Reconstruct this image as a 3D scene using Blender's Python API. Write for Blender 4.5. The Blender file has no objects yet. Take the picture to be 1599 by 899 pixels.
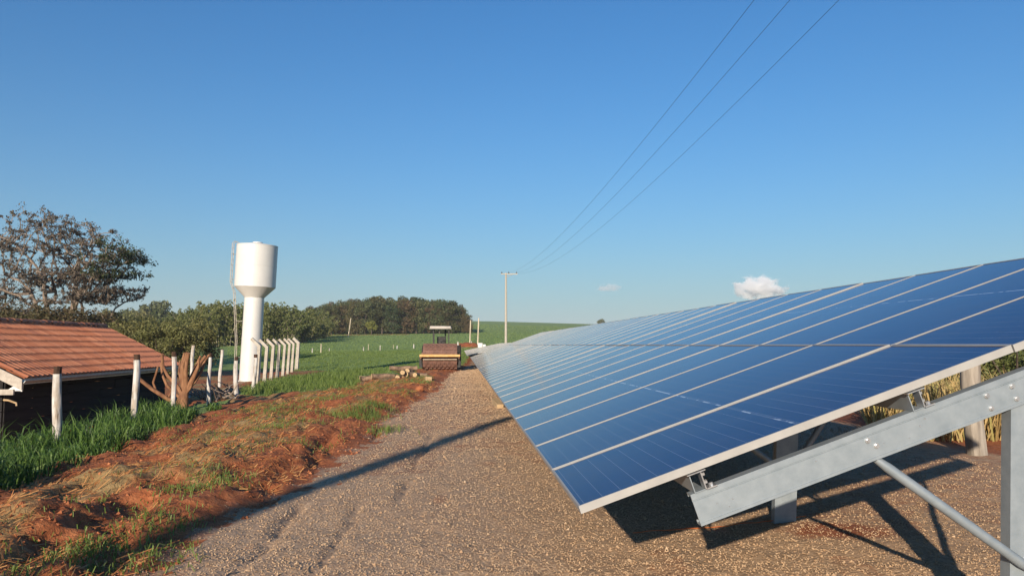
import bpy, bmesh, math, random
import numpy as np
from mathutils import Vector, Matrix

SC = bpy.context.scene
COL = SC.collection
R = math.radians

# ------------------------------------------------------------------ camera, sky, sun, exposure
H = 1.4                       # eye height above the gravel
F = 1230.0                    # focal length in photograph pixels (1599 wide)
PITCH = math.atan(88.5 / F)
cam = bpy.data.cameras.new('camera')
cam.sensor_width = 36.0
cam.lens = 36.0 * F / 1599.0
cam.clip_start = 0.05
cam.clip_end = 9000
cam_o = bpy.data.objects.new('camera', cam)
COL.objects.link(cam_o)
cam_o.location = (0, 0, H)
cam_o.rotation_euler = (math.pi / 2 + PITCH, 0, 0)
SC.camera = cam_o

SUN_EL, SUN_AZ = 16.5, 194.5          # azimuth clockwise from +Y
w = bpy.data.worlds.new('World')
SC.world = w
w.use_nodes = True
wn = w.node_tree
sky = wn.nodes.new('ShaderNodeTexSky')
sky.sky_type = 'NISHITA'
sky.sun_disc = False
sky.sun_elevation = R(SUN_EL)
sky.sun_rotation = R(SUN_AZ)
sky.altitude = 400
sky.air_density = 1.5
sky.dust_density = 0.45
sky.ozone_density = 10.0
# pale haze towards the horizon, the same all the way round
geo = wn.nodes.new('ShaderNodeTexCoord')
sep = wn.nodes.new('ShaderNodeSeparateXYZ'); wn.links.new(geo.outputs['Generated'], sep.inputs[0])
mab = wn.nodes.new('ShaderNodeMath'); mab.operation = 'ABSOLUTE'; wn.links.new(sep.outputs[2], mab.inputs[0])
mml = wn.nodes.new('ShaderNodeMath'); mml.operation = 'MULTIPLY'; mml.inputs[1].default_value = -8.0; wn.links.new(mab.outputs[0], mml.inputs[0])
mex = wn.nodes.new('ShaderNodeMath'); mex.operation = 'EXPONENT'; wn.links.new(mml.outputs[0], mex.inputs[0])
mfc = wn.nodes.new('ShaderNodeMath'); mfc.operation = 'MULTIPLY'; mfc.inputs[1].default_value = 0.78; wn.links.new(mex.outputs[0], mfc.inputs[0])
hmx = wn.nodes.new('ShaderNodeMix'); hmx.data_type = 'RGBA'
tnt = wn.nodes.new('ShaderNodeMix'); tnt.data_type = 'RGBA'; tnt.blend_type = 'MULTIPLY'; tnt.inputs[0].default_value = 1.0
wn.links.new(sky.outputs[0], tnt.inputs[6]); tnt.inputs[7].default_value = (0.88, 1.04, 1.02, 1)
wn.links.new(mfc.outputs[0], hmx.inputs[0]); wn.links.new(tnt.outputs[2], hmx.inputs[6]); hmx.inputs[7].default_value = (3.75, 4.3, 4.75, 1)
wn.links.new(hmx.outputs[2], wn.nodes['Background'].inputs[0])
wn.nodes['Background'].inputs[1].default_value = 0.10

ld = bpy.data.lights.new('sun', 'SUN')
ld.energy = 5.0
ld.angle = R(0.5)
ld.color = (1.0, 0.86, 0.68)
lo = bpy.data.objects.new('sun', ld)
COL.objects.link(lo)
SD = Vector((math.sin(R(SUN_AZ)) * math.cos(R(SUN_EL)), math.cos(R(SUN_AZ)) * math.cos(R(SUN_EL)), math.sin(R(SUN_EL))))
lo.rotation_euler = SD.to_track_quat('Z', 'Y').to_euler()
lo.location = (0, -20, 30)
SC.view_settings.view_transform = 'Standard'
SC.view_settings.look = 'None'
SC.view_settings.exposure = 0.40
SC.view_settings.gamma = 1.0
try:
    SC.cycles.max_bounces = 16
    SC.cycles.diffuse_bounces = 3
    SC.cycles.glossy_bounces = 3
    SC.cycles.volume_bounces = 14
    SC.cycles.transparent_max_bounces = 8
except Exception:
    pass


def at(px, py, Y):
    """photograph pixel at forward distance Y -> place in the world"""
    x, u = (px - 799.5) / F, (449.5 - py) / F
    cy = math.cos(PITCH) - u * math.sin(PITCH)
    return Vector((x / cy * Y, Y, H + (math.sin(PITCH) + u * math.cos(PITCH)) / cy * Y))


# ------------------------------------------------------------------ numpy noise
def _hash(ix, iy, s):
    n = (ix.astype(np.int64) * 374761393 + iy.astype(np.int64) * 668265263 + s * 974711) & 0x7fffffff
    n = ((n ^ (n >> 13)) * 1274126177) & 0x7fffffff
    n = n ^ (n >> 16)
    return (n & 0xffff) / 65535.0


def vnoise(x, y, s=0):
    x = np.asarray(x, float); y = np.asarray(y, float)
    ix, iy = np.floor(x), np.floor(y)
    fx, fy = x - ix, y - iy
    fx = fx * fx * (3 - 2 * fx); fy = fy * fy * (3 - 2 * fy)
    a, b = _hash(ix, iy, s), _hash(ix + 1, iy, s)
    c, d = _hash(ix, iy + 1, s), _hash(ix + 1, iy + 1, s)
    return (a + (b - a) * fx) * (1 - fy) + (c + (d - c) * fx) * fy


def fbm(x, y, s=0, o=4):
    t, a, n = 0, 0.5, 0
    for k in range(o):
        t = t + a * vnoise(np.asarray(x) * 2 ** k, np.asarray(y) * 2 ** k, s + k * 17)
        n += a; a *= 0.5
    return t / n


def sst(x, a, b):
    t = np.clip((np.asarray(x, float) - a) / (b - a), 0, 1)
    return t * t * (3 - 2 * t)


# ------------------------------------------------------------------ mesh helpers
def tag(o, label=None, cat=None, group=None, kind=None):
    if label: o['label'] = label
    if cat: o['category'] = cat
    if group: o['group'] = group
    if kind: o['kind'] = kind
    return o


def empty(name, loc=(0, 0, 0), rz=0.0, label=None, cat=None, group=None):
    o = bpy.data.objects.new(name, None)
    COL.objects.link(o)
    o.location = loc
    o.rotation_euler = (0, 0, rz)
    o.empty_display_size = 0.2
    return tag(o, label, cat, group)


def link(name, me, mats, parent=None):
    o = bpy.data.objects.new(name, me)
    COL.objects.link(o)
    if mats is not None:
        for m in (mats if isinstance(mats, (list, tuple)) else [mats]):
            me.materials.append(m)
    if parent: o.parent = parent
    return o


def np_mesh(name, V, Fc, smooth=False):
    V = np.ascontiguousarray(V, np.float32); Fc = np.ascontiguousarray(Fc, np.int32)
    k = Fc.shape[1]
    me = bpy.data.meshes.new(name)
    me.vertices.add(len(V)); me.vertices.foreach_set('co', V.ravel())
    me.loops.add(Fc.size); me.loops.foreach_set('vertex_index', Fc.ravel())
    me.polygons.add(len(Fc)); me.polygons.foreach_set('loop_start', np.arange(0, Fc.size, k, dtype=np.int32))
    try: me.polygons.foreach_set('loop_total', np.full(len(Fc), k, np.int32))
    except Exception: pass
    me.polygons.foreach_set('use_smooth', np.full(len(Fc), smooth))
    me.update(calc_edges=True)
    me.validate()
    return me


def attr(me, name, vals):
    a = me.attributes.new(name, 'FLOAT', 'POINT')
    a.data.foreach_set('value', np.ascontiguousarray(vals, np.float32))


class MB:
    """collects shapes, links them as one mesh object"""
    def __init__(s): s.v = []; s.f = []; s.m = []; s.s = []

    def add(s, vs, fs, mi=0, sm=False):
        b = len(s.v)
        s.v += [tuple(p) for p in vs]
        for f in fs:
            s.f.append(tuple(i + b for i in f)); s.m.append(mi); s.s.append(sm)

    def box(s, c, d, M=None, mi=0, ch=0.0):
        x, y, z = d[0] / 2, d[1] / 2, d[2] / 2
        if ch <= 0:
            vs = [Vector((i * x, j * y, k * z)) for i in (-1, 1) for j in (-1, 1) for k in (-1, 1)]
            fs = [(0, 1, 3, 2), (4, 6, 7, 5), (0, 4, 5, 1), (2, 3, 7, 6), (0, 2, 6, 4), (1, 5, 7, 3)]
        else:
            bm = bmesh.new(); bmesh.ops.create_cube(bm, size=1)
            for v in bm.verts: v.co = Vector((v.co.x * 2 * x, v.co.y * 2 * y, v.co.z * 2 * z))
            bmesh.ops.bevel(bm, geom=list(bm.edges), offset=ch, segments=1, affect='EDGES', profile=0.5)
            bm.verts.index_update()
            vs = [v.co.copy() for v in bm.verts]; fs = [[v.index for v in f.verts] for f in bm.faces]
            bm.free()
        c = Vector(c)
        vs = [(M @ v if M else v) + c for v in vs]
        s.add(vs, fs, mi)

    def tube(s, pts, rad, n=8, mi=0, cap=True, sm=True, jit=0.0, rng=None):
        pts = [Vector(p) for p in pts]
        if not isinstance(rad, (list, tuple)): rad = [rad] * len(pts)
        vs, fs = [], []
        up = None
        for i, p in enumerate(pts):
            a = pts[max(i - 1, 0)]; b = pts[min(i + 1, len(pts) - 1)]
            t = (b - a).normalized()
            if up is None:
                up = Vector((0, 0, 1)) if abs(t.z) < 0.9 else Vector((1, 0, 0))
            e1 = (up - t * up.dot(t)).normalized(); e2 = t.cross(e1); up = e1
            for k in range(n):
                an = 2 * math.pi * k / n
                r = rad[i] * (1 + (rng.uniform(-jit, jit) if rng and jit else 0))
                vs.append(p + (e1 * math.cos(an) + e2 * math.sin(an)) * r)
        for i in range(len(pts) - 1):
            for k in range(n):
                fs.append((i * n + k, i * n + (k + 1) % n, (i + 1) * n + (k + 1) % n, (i + 1) * n + k))
        s.add(vs, fs, mi, sm)
        if cap:
            b = len(s.v) - len(vs)
            s.f.append(tuple(b + k for k in reversed(range(n)))); s.m.append(mi); s.s.append(False)
            s.f.append(tuple(b + (len(pts) - 1) * n + k for k in range(n))); s.m.append(mi); s.s.append(False)

    def prism(s, prof, vec, org=(0, 0, 0), mi=0):
        """closed profile (list of 3d points) swept along vec"""
        n = len(prof); o = Vector(org); v = Vector(vec)
        vs = [Vector(p) + o for p in prof] + [Vector(p) + o + v for p in prof]
        fs = [(i, (i + 1) % n, n + (i + 1) % n, n + i) for i in range(n)]
        fs += [tuple(reversed(range(n))), tuple(range(n, 2 * n))]
        s.add(vs, fs, mi)

    def lathe(s, prof, n=32, mi=0, sm=True):
        vs, fs = [], []
        for r, z in prof:
            for k in range(n):
                a = 2 * math.pi * k / n
                vs.append(Vector((r * math.cos(a), r * math.sin(a), z)))
        for i in range(len(prof) - 1):
            for k in range(n):
                fs.append((i * n + k, i * n + (k + 1) % n, (i + 1) * n + (k + 1) % n, (i + 1) * n + k))
        s.add(vs, fs, mi, sm)
        b = len(s.v) - len(vs)
        s.f.append(tuple(b + k for k in reversed(range(n)))); s.m.append(mi); s.s.append(False)
        s.f.append(tuple(b + (len(prof) - 1) * n + k for k in range(n))); s.m.append(mi); s.s.append(False)

    def mesh(s, name):
        me = bpy.data.meshes.new(name)
        me.from_pydata([tuple(v) for v in s.v], [], s.f)
        me.polygons.foreach_set('material_index', s.m)
        me.polygons.foreach_set('use_smooth', s.s)
        bm = bmesh.new(); bm.from_mesh(me)
        bmesh.ops.recalc_face_normals(bm, faces=bm.faces)
        bm.to_mesh(me); bm.free()
        me.set_sharp_from_angle(angle=math.radians(38))
        return me

    def build(s, name, mats, parent=None):
        return link(name, s.mesh(name), mats, parent)


def dup(root, loc=None, rz=None, label=None, scale=None):
    r = root.copy(); COL.objects.link(r)
    if loc is not None: r.location = loc
    if rz is not None: r.rotation_euler = (r.rotation_euler[0], r.rotation_euler[1], rz)
    if scale is not None: r.scale = scale
    if label: r['label'] = label
    for ch in list(root.children):
        c = ch.copy(); COL.objects.link(c); c.parent = r
        for g in list(ch.children):
            d = g.copy(); COL.objects.link(d); d.parent = c
    return r


# ------------------------------------------------------------------ materials
def new_mat(name, rough=0.7, metal=0.0, spec=0.5):
    m = bpy.data.materials.new(name); m.use_nodes = True
    b = m.node_tree.nodes['Principled BSDF']
    b.inputs['Roughness'].default_value = rough
    b.inputs['Metallic'].default_value = metal
    b.inputs['Specular IOR Level'].default_value = spec
    return m, m.node_tree, b


def N(nt, t, **kw):
    n = nt.nodes.new(t)
    for k, v in kw.items(): setattr(n, k, v)
    return n


def ramp(nt, src, stops):
    r = N(nt, 'ShaderNodeValToRGB')
    els = r.color_ramp.elements
    while len(els) < len(stops): els.new(0.5)
    for e, (p, c) in zip(els, stops):
        e.position = p; e.color = (c[0], c[1], c[2], 1)
    nt.links.new(src, r.inputs[0])
    return r.outputs[0]


def noise(nt, scale, detail=5, rough=0.6, coord='Object', stretch=None, dist=0.0):
    tc = N(nt, 'ShaderNodeTexCoord')
    src = tc.outputs[coord] if coord != 'Position' else N(nt, 'ShaderNodeNewGeometry').outputs['Position']
    if stretch:
        mp = N(nt, 'ShaderNodeMapping'); mp.inputs['Scale'].default_value = stretch
        nt.links.new(src, mp.inputs[0]); src = mp.outputs[0]
    n = N(nt, 'ShaderNodeTexNoise')
    n.inputs['Scale'].default_value = scale; n.inputs['Detail'].default_value = detail
    n.inputs['Roughness'].default_value = rough; n.inputs['Distortion'].default_value = dist
    nt.links.new(src, n.inputs['Vector'])
    return n.outputs['Fac']


def math_n(nt, op, a, b=None, clamp=False):
    m = N(nt, 'ShaderNodeMath', operation=op, use_clamp=clamp)
    for i, v in enumerate((a, b)):
        if v is None: continue
        if isinstance(v, (int, float)): m.inputs[i].default_value = v
        else: nt.links.new(v, m.inputs[i])
    return m.outputs[0]


def mix(nt, fac, a, b, mode='MIX'):
    m = N(nt, 'ShaderNodeMix', data_type='RGBA', blend_type=mode)
    for i, v in ((0, fac), (6, a), (7, b)):
        if isinstance(v, (int, float)): m.inputs[i].default_value = v
        elif isinstance(v, tuple): m.inputs[i].default_value = (v[0], v[1], v[2], 1)
        else: nt.links.new(v, m.inputs[i])
    return m.outputs[2]


def bump(nt, b, src, strength=0.4, dist=0.02):
    n = N(nt, 'ShaderNodeBump'); n.inputs['Strength'].default_value = strength; n.inputs['Distance'].default_value = dist
    nt.links.new(src, n.inputs['Height']); nt.links.new(n.outputs[0], b.inputs['Normal'])


def simple(name, c1, c2, scale=8, rough=0.7, metal=0.0, spec=0.5, bmp=0.2, bd=0.005, stretch=None, p=(0.35, 0.65), coord='Object', detail=5):
    m, nt, b = new_mat(name, rough, metal, spec)
    f = noise(nt, scale, detail, 0.6, coord, stretch)
    nt.links.new(ramp(nt, f, [(p[0], c1), (p[1], c2)]), b.inputs['Base Color'])
    if bmp: bump(nt, b, f, bmp, bd)
    return m


def leaf_mat(name, cols, rough=0.6, transl=0.25, objvar=0.25, spec=0.3):
    """colour per leaf and a shift per plant"""
    m, nt, b = new_mat(name, rough, 0, spec)
    g = N(nt, 'ShaderNodeNewGeometry')
    c = ramp(nt, g.outputs['Random Per Island'], [(i / max(1, len(cols) - 1), k) for i, k in enumerate(cols)])
    oi = N(nt, 'ShaderNodeObjectInfo')
    hs = N(nt, 'ShaderNodeHueSaturation')
    v = math_n(nt, 'ADD', math_n(nt, 'MULTIPLY', oi.outputs['Random'], objvar), 1 - objvar / 2)
    h = math_n(nt, 'ADD', math_n(nt, 'MULTIPLY', oi.outputs['Random'], objvar * -0.16), 0.5 + objvar * 0.08)
    nt.links.new(c, hs.inputs['Color']); nt.links.new(v, hs.inputs['Value']); nt.links.new(h, hs.inputs['Hue'])
    nt.links.new(hs.outputs[0], b.inputs['Base Color'])
    t = N(nt, 'ShaderNodeBsdfTranslucent'); nt.links.new(hs.outputs[0], t.inputs[0])
    mx = N(nt, 'ShaderNodeMixShader'); mx.inputs[0].default_value = transl
    out = nt.nodes['Material Output']
    nt.links.new(b.outputs[0], mx.inputs[1]); nt.links.new(t.outputs[0], mx.inputs[2]); nt.links.new(mx.outputs[0], out.inputs[0])
    return m


GALV = simple('galvanised_steel', (0.235, 0.275, 0.305), (0.31, 0.35, 0.38), 14, 0.5, 0.35, 0.5, 0.05, 0.001, p=(0.3, 0.7))
ALU = simple('aluminium_frame', (0.32, 0.31, 0.295), (0.38, 0.37, 0.35), 6, 0.5, 0.05, 0.5, 0.0)
BOLT = simple('zinc_bolt', (0.6, 0.6, 0.6), (0.75, 0.75, 0.75), 20, 0.3, 0.8, 0.5, 0)
CABLE = simple('cable_black', (0.02, 0.02, 0.02), (0.035, 0.035, 0.035), 20, 0.5, 0, 0.5, 0)
CABLE_W = simple('cable_white', (0.5, 0.5, 0.48), (0.65, 0.65, 0.62), 20, 0.5, 0, 0.5, 0)
WHITE = simple('white_tank_paint', (0.58, 0.57, 0.545), (0.63, 0.62, 0.595), 1.2, 0.42, 0, 0.5, 0.0)
CONCRETE = simple('concrete', (0.33, 0.285, 0.23), (0.47, 0.43, 0.37), 7, 0.85, 0, 0.3, 0.3, 0.004)
DARKBOARD = simple('near_black_board', (0.010, 0.009, 0.009), (0.022, 0.019, 0.018), 6, 0.8, 0, 0.25, 0.3, 0.004, (1, 0.08, 1))  # near-black base colour for the shed's boards, grain stretched lengthwise
BARK = simple('bark', (0.15, 0.115, 0.09), (0.32, 0.25, 0.20), 9, 0.9, 0, 0.2, 0.6, 0.03, (1, 1, 0.3))
BARK_DARK = simple('dark_bark', (0.05, 0.04, 0.03), (0.12, 0.095, 0.075), 9, 0.9, 0, 0.2, 0.4, 0.03, (1, 1, 0.3))
BARK_RED = simple('pruned_bark', (0.14, 0.065, 0.035), (0.33, 0.17, 0.09), 7, 0.9, 0, 0.2, 0.7, 0.02, (1, 1, 0.4))
CUTWOOD = simple('cut_wood', (0.38, 0.25, 0.13), (0.52, 0.38, 0.22), 14, 0.8, 0, 0.3, 0.1)
LOGBARK = simple('log_bark', (0.09, 0.06, 0.045), (0.30, 0.20, 0.13), 6, 0.9, 0, 0.2, 0.6, 0.02)
BAREWOOD = simple('bare_wood', (0.035, 0.022, 0.016), (0.10, 0.055, 0.035), 10, 0.9, 0, 0.2, 0.6, 0.01, (1, 1, 0.2))
GREYWOOD = simple('grey_wood', (0.20, 0.17, 0.14), (0.42, 0.37, 0.31), 12, 0.9, 0, 0.2, 0.6, 0.008, (1, 1, 0.12))
PALEWOOD = simple('pale_pole_wood', (0.46, 0.38, 0.28), (0.62, 0.53, 0.41), 8, 0.85, 0, 0.3, 0.2, 0.01, (1, 1, 0.1))
RUST = simple('rusty_steel', (0.125, 0.066, 0.048), (0.225, 0.118, 0.086), 5, 0.75, 0.1, 0.4, 0.3, 0.01, p=(0.3, 0.72))
YELLOW = simple('worn_yellow_paint', (0.52, 0.27, 0.08), (0.66, 0.40, 0.16), 8, 0.6, 0, 0.4, 0.1)
BLACKSTEEL = simple('black_steel', (0.012, 0.012, 0.012), (0.03, 0.028, 0.026), 8, 0.6, 0, 0.4, 0)
RUBBER = simple('tyre_rubber', (0.015, 0.014, 0.013), (0.04, 0.035, 0.03), 8, 0.85, 0, 0.3, 0.2)
CANOPYW = simple('canopy_paint', (0.40, 0.36, 0.32), (0.50, 0.46, 0.41), 5, 0.5, 0, 0.4, 0)
GUTTER = simple('gutter_metal', (0.42, 0.43, 0.43), (0.55, 0.55, 0.54), 7, 0.4, 0.6, 0.5, 0.05)
BARGE = simple('barge_board_paint', (0.36, 0.31, 0.26), (0.50, 0.45, 0.385), 9, 0.8, 0, 0.3, 0.2, 0.004, (1, 0.2, 1))
ORANGE = simple('orange_twine', (0.5, 0.12, 0.03), (0.6, 0.17, 0.05), 10, 0.7, 0, 0.3, 0)


def m_whitepost():
    m, nt, b = new_mat('whitewashed_wood', 0.85, 0, 0.25)
    f = noise(nt, 14, 6, 0.65, 'Position', (1, 1, 0.16))
    g = noise(nt, 5, 4, 0.6, 'Position', (1, 1, 0.5))
    c = ramp(nt, f, [(0.34, (0.16, 0.12, 0.09)), (0.45, (0.46, 0.43, 0.39)), (0.62, (0.62, 0.60, 0.57))])
    c = mix(nt, ramp(nt, g, [(0.48, (0, 0, 0)), (0.68, (0.75, 0.75, 0.75))]), c, (0.36, 0.27, 0.19))
    nt.links.new(c, b.inputs['Base Color'])
    bump(nt, b, f, 0.7, 0.015)
    return m


def m_tile():
    m, nt, b = new_mat('clay_tile', 0.75, 0, 0.35)
    oi = N(nt, 'ShaderNodeObjectInfo')
    c = ramp(nt, oi.outputs['Random'], [(0, (0.38, 0.132, 0.066)), (0.5, (0.46, 0.172, 0.086)), (0.85, (0.53, 0.22, 0.12)), (1, (0.32, 0.118, 0.07))])
    f = noise(nt, 5, 5, 0.65, 'Position')
    c = mix(nt, ramp(nt, f, [(0.52, (0, 0, 0)), (0.72, (0.5, 0.5, 0.5))]), c, (0.20, 0.085, 0.055))
    nt.links.new(c, b.inputs['Base Color'])
    return m


def m_gravel():
    m, nt, b = new_mat('gravel', 0.9, 0, 0.25)
    pos = N(nt, 'ShaderNodeNewGeometry').outputs['Position']
    vo = N(nt, 'ShaderNodeTexVoronoi'); vo.inputs['Scale'].default_value = 46
    nt.links.new(pos, vo.inputs['Vector'])
    c = ramp(nt, vo.outputs['Color'], [(0.1, (0.32, 0.205, 0.122)), (0.45, (0.44, 0.292, 0.178)), (0.7, (0.49, 0.335, 0.21)), (1.0, (0.54, 0.39, 0.26))])
    big = noise(nt, 0.55, 4, 0.6, 'Position')
    c = mix(nt, ramp(nt, big, [(0.35, (0, 0, 0)), (0.75, (0.55, 0.55, 0.55))]), c, (0.46, 0.285, 0.168))
    fine = noise(nt, 16, 4, 0.7, 'Position')
    c = mix(nt, ramp(nt, fine, [(0.50, (0, 0, 0)), (0.62, (0.6, 0.6, 0.6))]), c, (0.32, 0.20, 0.115))
    a = N(nt, 'ShaderNodeAttribute', attribute_name='red')
    k = math_n(nt, 'MULTIPLY', a.outputs['Fac'], 1.0)
    nz = noise(nt, 5, 5, 0.7, 'Position')
    k = math_n(nt, 'SUBTRACT', math_n(nt, 'MULTIPLY', k, 2.0), nz, True)
    k = math_n(nt, 'MULTIPLY', k, 2.2, True)
    c = mix(nt, k, c, ramp(nt, fine, [(0.3, (0.24, 0.075, 0.032)), (0.7, (0.38, 0.135, 0.06))]))
    nt.links.new(c, b.inputs['Base Color'])
    dsum = math_n(nt, 'ADD', math_n(nt, 'MULTIPLY', vo.outputs['Distance'], -0.5), fine)
    bump(nt, b, dsum, 0.5, 0.02)
    return m


def m_ground():
    m, nt, b = new_mat('soil_and_grass', 0.92, 0, 0.2)
    fine = noise(nt, 9, 6, 0.7, 'Position')
    med = noise(nt, 1.6, 5, 0.65, 'Position')
    soil = ramp(nt, fine, [(0.30, (0.16, 0.046, 0.018)), (0.5, (0.36, 0.117, 0.045)), (0.72, (0.50, 0.195, 0.08))])
    straw = ramp(nt, fine, [(0.3, (0.22, 0.13, 0.05)), (0.7, (0.42, 0.29, 0.13))])
    dry = N(nt, 'ShaderNodeAttribute', attribute_name='dry').outputs['Fac']
    k = math_n(nt, 'MULTIPLY', math_n(nt, 'SUBTRACT', math_n(nt, 'MULTIPLY', dry, 1.5), med, True), 1.6, True)
    c = mix(nt, k, soil, straw)
    veg = N(nt, 'ShaderNodeAttribute', attribute_name='veg').outputs['Fac']
    gfine = noise(nt, 1.1, 6, 0.75, 'Position')
    glarge = noise(nt, 0.035, 4, 0.6, 'Position')
    grow = noise(nt, 0.9, 3, 0.6, 'Position', (0.16, 1, 1))
    green = ramp(nt, gfine, [(0.30, (0.165, 0.235, 0.066)), (0.5, (0.20, 0.285, 0.085)), (0.72, (0.235, 0.32, 0.11))])
    green = mix(nt, ramp(nt, glarge, [(0.4, (0, 0, 0)), (0.65, (0.5, 0.5, 0.5))]), green, (0.18, 0.245, 0.085))
    green = mix(nt, ramp(nt, grow, [(0.42, (0.35, 0.35, 0.35)), (0.62, (0, 0, 0))]), green, (0.145, 0.21, 0.058))
    kv = math_n(nt, 'MULTIPLY', math_n(nt, 'SUBTRACT', math_n(nt, 'MULTIPLY', veg, 2.0), math_n(nt, 'ADD', math_n(nt, 'MULTIPLY', med, 0.6), math_n(nt, 'MULTIPLY', fine, 0.4))), 3.0, True)
    c = mix(nt, kv, c, green)
    nt.links.new(c, b.inputs['Base Color'])
    bump(nt, b, math_n(nt, 'ADD', fine, math_n(nt, 'MULTIPLY', gfine, 1.0)), 0.7, 0.06)
    return m


def m_cells():
    m, nt, b = new_mat('blue_cells_under_glass', 0.12, 0, 0.42)
    tc = N(nt, 'ShaderNodeTexCoord')
    sx = N(nt, 'ShaderNodeSeparateXYZ'); nt.links.new(tc.outputs['Object'], sx.inputs[0])
    vo = N(nt, 'ShaderNodeTexVoronoi'); vo.inputs['Scale'].default_value = 30
    nt.links.new(tc.outputs['Object'], vo.inputs['Vector'])
    oi = N(nt, 'ShaderNodeObjectInfo')
    base = ramp(nt, vo.outputs['Color'], [(0.0, (0.0065, 0.0115, 0.062)), (1.0, (0.010, 0.017, 0.088))])
    base = mix(nt, math_n(nt, 'MULTIPLY', oi.outputs['Random'], 0.5), base, (0.012, 0.017, 0.082))

    def line(src, period, off, width):
        f = math_n(nt, 'FRACT', math_n(nt, 'DIVIDE', math_n(nt, 'ADD', src, off), period))
        d = math_n(nt, 'ABSOLUTE', math_n(nt, 'SUBTRACT', f, 0.5))
        return math_n(nt, 'GREATER_THAN', d, 0.5 - width / period / 2)
    cu = line(sx.outputs[0], 0.0863, 0.0145 + 0.0431, 0.0032)      # joints of the half cells, along the row
    cs = line(sx.outputs[1], 0.1645, 0.0045 + 0.0822, 0.0028)
    bb = line(sx.outputs[0], 0.0863, 0.0145, 0.0009)
    mid = math_n(nt, 'LESS_THAN', math_n(nt, 'ABSOLUTE', math_n(nt, 'SUBTRACT', sx.outputs[0], 1.05)), 0.006)
    dash = math_n(nt, 'GREATER_THAN', noise(nt, 9.0, 2, 0.5, 'Position'), 0.52)
    k = math_n(nt, 'MAXIMUM', math_n(nt, 'MULTIPLY', cu, 0.20), math_n(nt, 'MAXIMUM', math_n(nt, 'MULTIPLY', cs, 0.05), math_n(nt, 'MULTIPLY', bb, 0.04)))
    k = math_n(nt, 'MAXIMUM', k, math_n(nt, 'MULTIPLY', mid, math_n(nt, 'ADD', math_n(nt, 'MULTIPLY', dash, 0.55), 0.15)))
    c = mix(nt, k, base, (0.50, 0.56, 0.64))
    du = noise(nt, 3.0, 5, 0.65, 'Position')
    c = mix(nt, ramp(nt, du, [(0.40, (0, 0, 0)), (0.9, (0.09, 0.09, 0.09))]), c, (0.25, 0.21, 0.18))
    nt.links.new(c, b.inputs['Base Color'])
    b.inputs['IOR'].default_value = 1.27
    nt.links.new(ramp(nt, du, [(0.3, (0.05, 0.05, 0.05)), (0.8, (0.16, 0.16, 0.16))]), b.inputs['Roughness'])
    bp = noise(nt, 1.4, 2, 0.5, 'Position')
    bump(nt, b, bp, 0.05, 0.02)
    return m


WPOST, TILE, GRAVEL, GROUND, CELLS = m_whitepost(), m_tile(), m_gravel(), m_ground(), m_cells()
STONE = None

# ------------------------------------------------------------------ terrain
TD1 = Vector((-0.0645, 0.99792, 0.0))         # along the panel row


def road_edge(y):
    return -2.05 - 0.022 * (np.asarray(y, float) - 5) + 0.55 * (fbm(np.asarray(y) * 0.35, 3.3, 5, 3) - 0.5) * 1.6


def field_z(x, y):
    y = np.asarray(y, float); x = np.asarray(x, float)
    z = np.interp(y, [0, 62, 110, 250, 420, 620, 760, 1100, 4000], [0, 0, 0.9, 5.2, 12.2, 19.8, 21.5, 12, -40])
    side = np.interp(x / np.maximum(y, 30), [-1.2, -0.45, -0.28, -0.05, 0.12, 0.6], [0.45, 0.6, 0.95, 1.02, 0.87, 0.6])
    return z * side


def soil_edge(y): return -5.4 - 0.21 * (np.asarray(y, float) - 8.3)
def fence_x(y): return -8.04 - 0.126 * (np.asarray(y, float) - 13.9)


def height(x, y, detail=True):
    x = np.asarray(x, float); y = np.asarray(y, float)
    t = road_edge(y) - x
    prof = np.interp(t, [-1, 0, 0.5, 1.3, 2.4, 3.6, 5.0, 6.3, 7.6, 9.5, 40], [0, 0, 0.10, 0.12, 0.0, -0.20, -0.36, -0.42, -0.44, -0.46, -0.5])
    prof = prof - 0.85 * sst(fence_x(y) - x, 0.9, 2.4)
    flat = np.interp(t, [-1, 0, 0.6, 3, 8, 12, 60, 200], [0, 0, 0.06, -0.02, -0.45, -0.62, -0.8, -1.0])
    k = sst(y, 27, 36)
    z = prof * (1 - k) + flat * k
    kb = sst(y, 45, 95)
    z = z * (1 - kb) + kb * np.maximum(z * 0.3, -0.5)
    z = z + field_z(x, y)
    if detail:
        left = sst(t, -0.15, 0.5) * (1 - sst(y, 45, 70)) * (1 - sst(t, 9, 12))
        lump = (fbm(x * 1.6, y * 1.3, 11, 5) - 0.5) * 0.30 + (fbm(x * 6, y * 4.5, 31, 4) - 0.5) * 0.12
        q = x + 0.2 * y
        rid = np.abs(fbm(q * 1.5 + 4, y * 0.42, 51, 4) - 0.5)
        hol = sst(fbm(q * 2.6, y * 0.9, 57, 3), 0.56, 0.72)
        z = z + left * (lump + -0.55 * (0.07 - np.minimum(rid, 0.07)) - 0.09 * hol)
        road = (1 - sst(t, -0.3, 0.2)) * (1 - sst(y, 30, 60))
        z = z + road * ((fbm(x * 9, y * 9, 71, 4) - 0.5) * 0.030 + (fbm(x * 0.8, y * 0.5, 91, 3) - 0.5) * 0.06)
        for gx, ph, dp in ((-1.72, 1, 0.06), (-0.86, 2, 0.045), (-1.25, 3, 0.03)):
            c = gx - 0.055 * (y - 5) + 0.10 * (vnoise(y * 1.4, ph) - 0.5)
            amp = sst(vnoise(y * 0.9 + ph * 3.1, ph + 7), 0.35, 0.7) * (1 - sst(y, 12, 17))
            z = z - dp * amp * np.exp(-((x - c + 0.05 * (vnoise(x * 9, y * 9, 5) - .5)) / 0.035) ** 2)
    return z


def hz(x, y): return float(height(np.array([x]), np.array([y]))[0])


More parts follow.
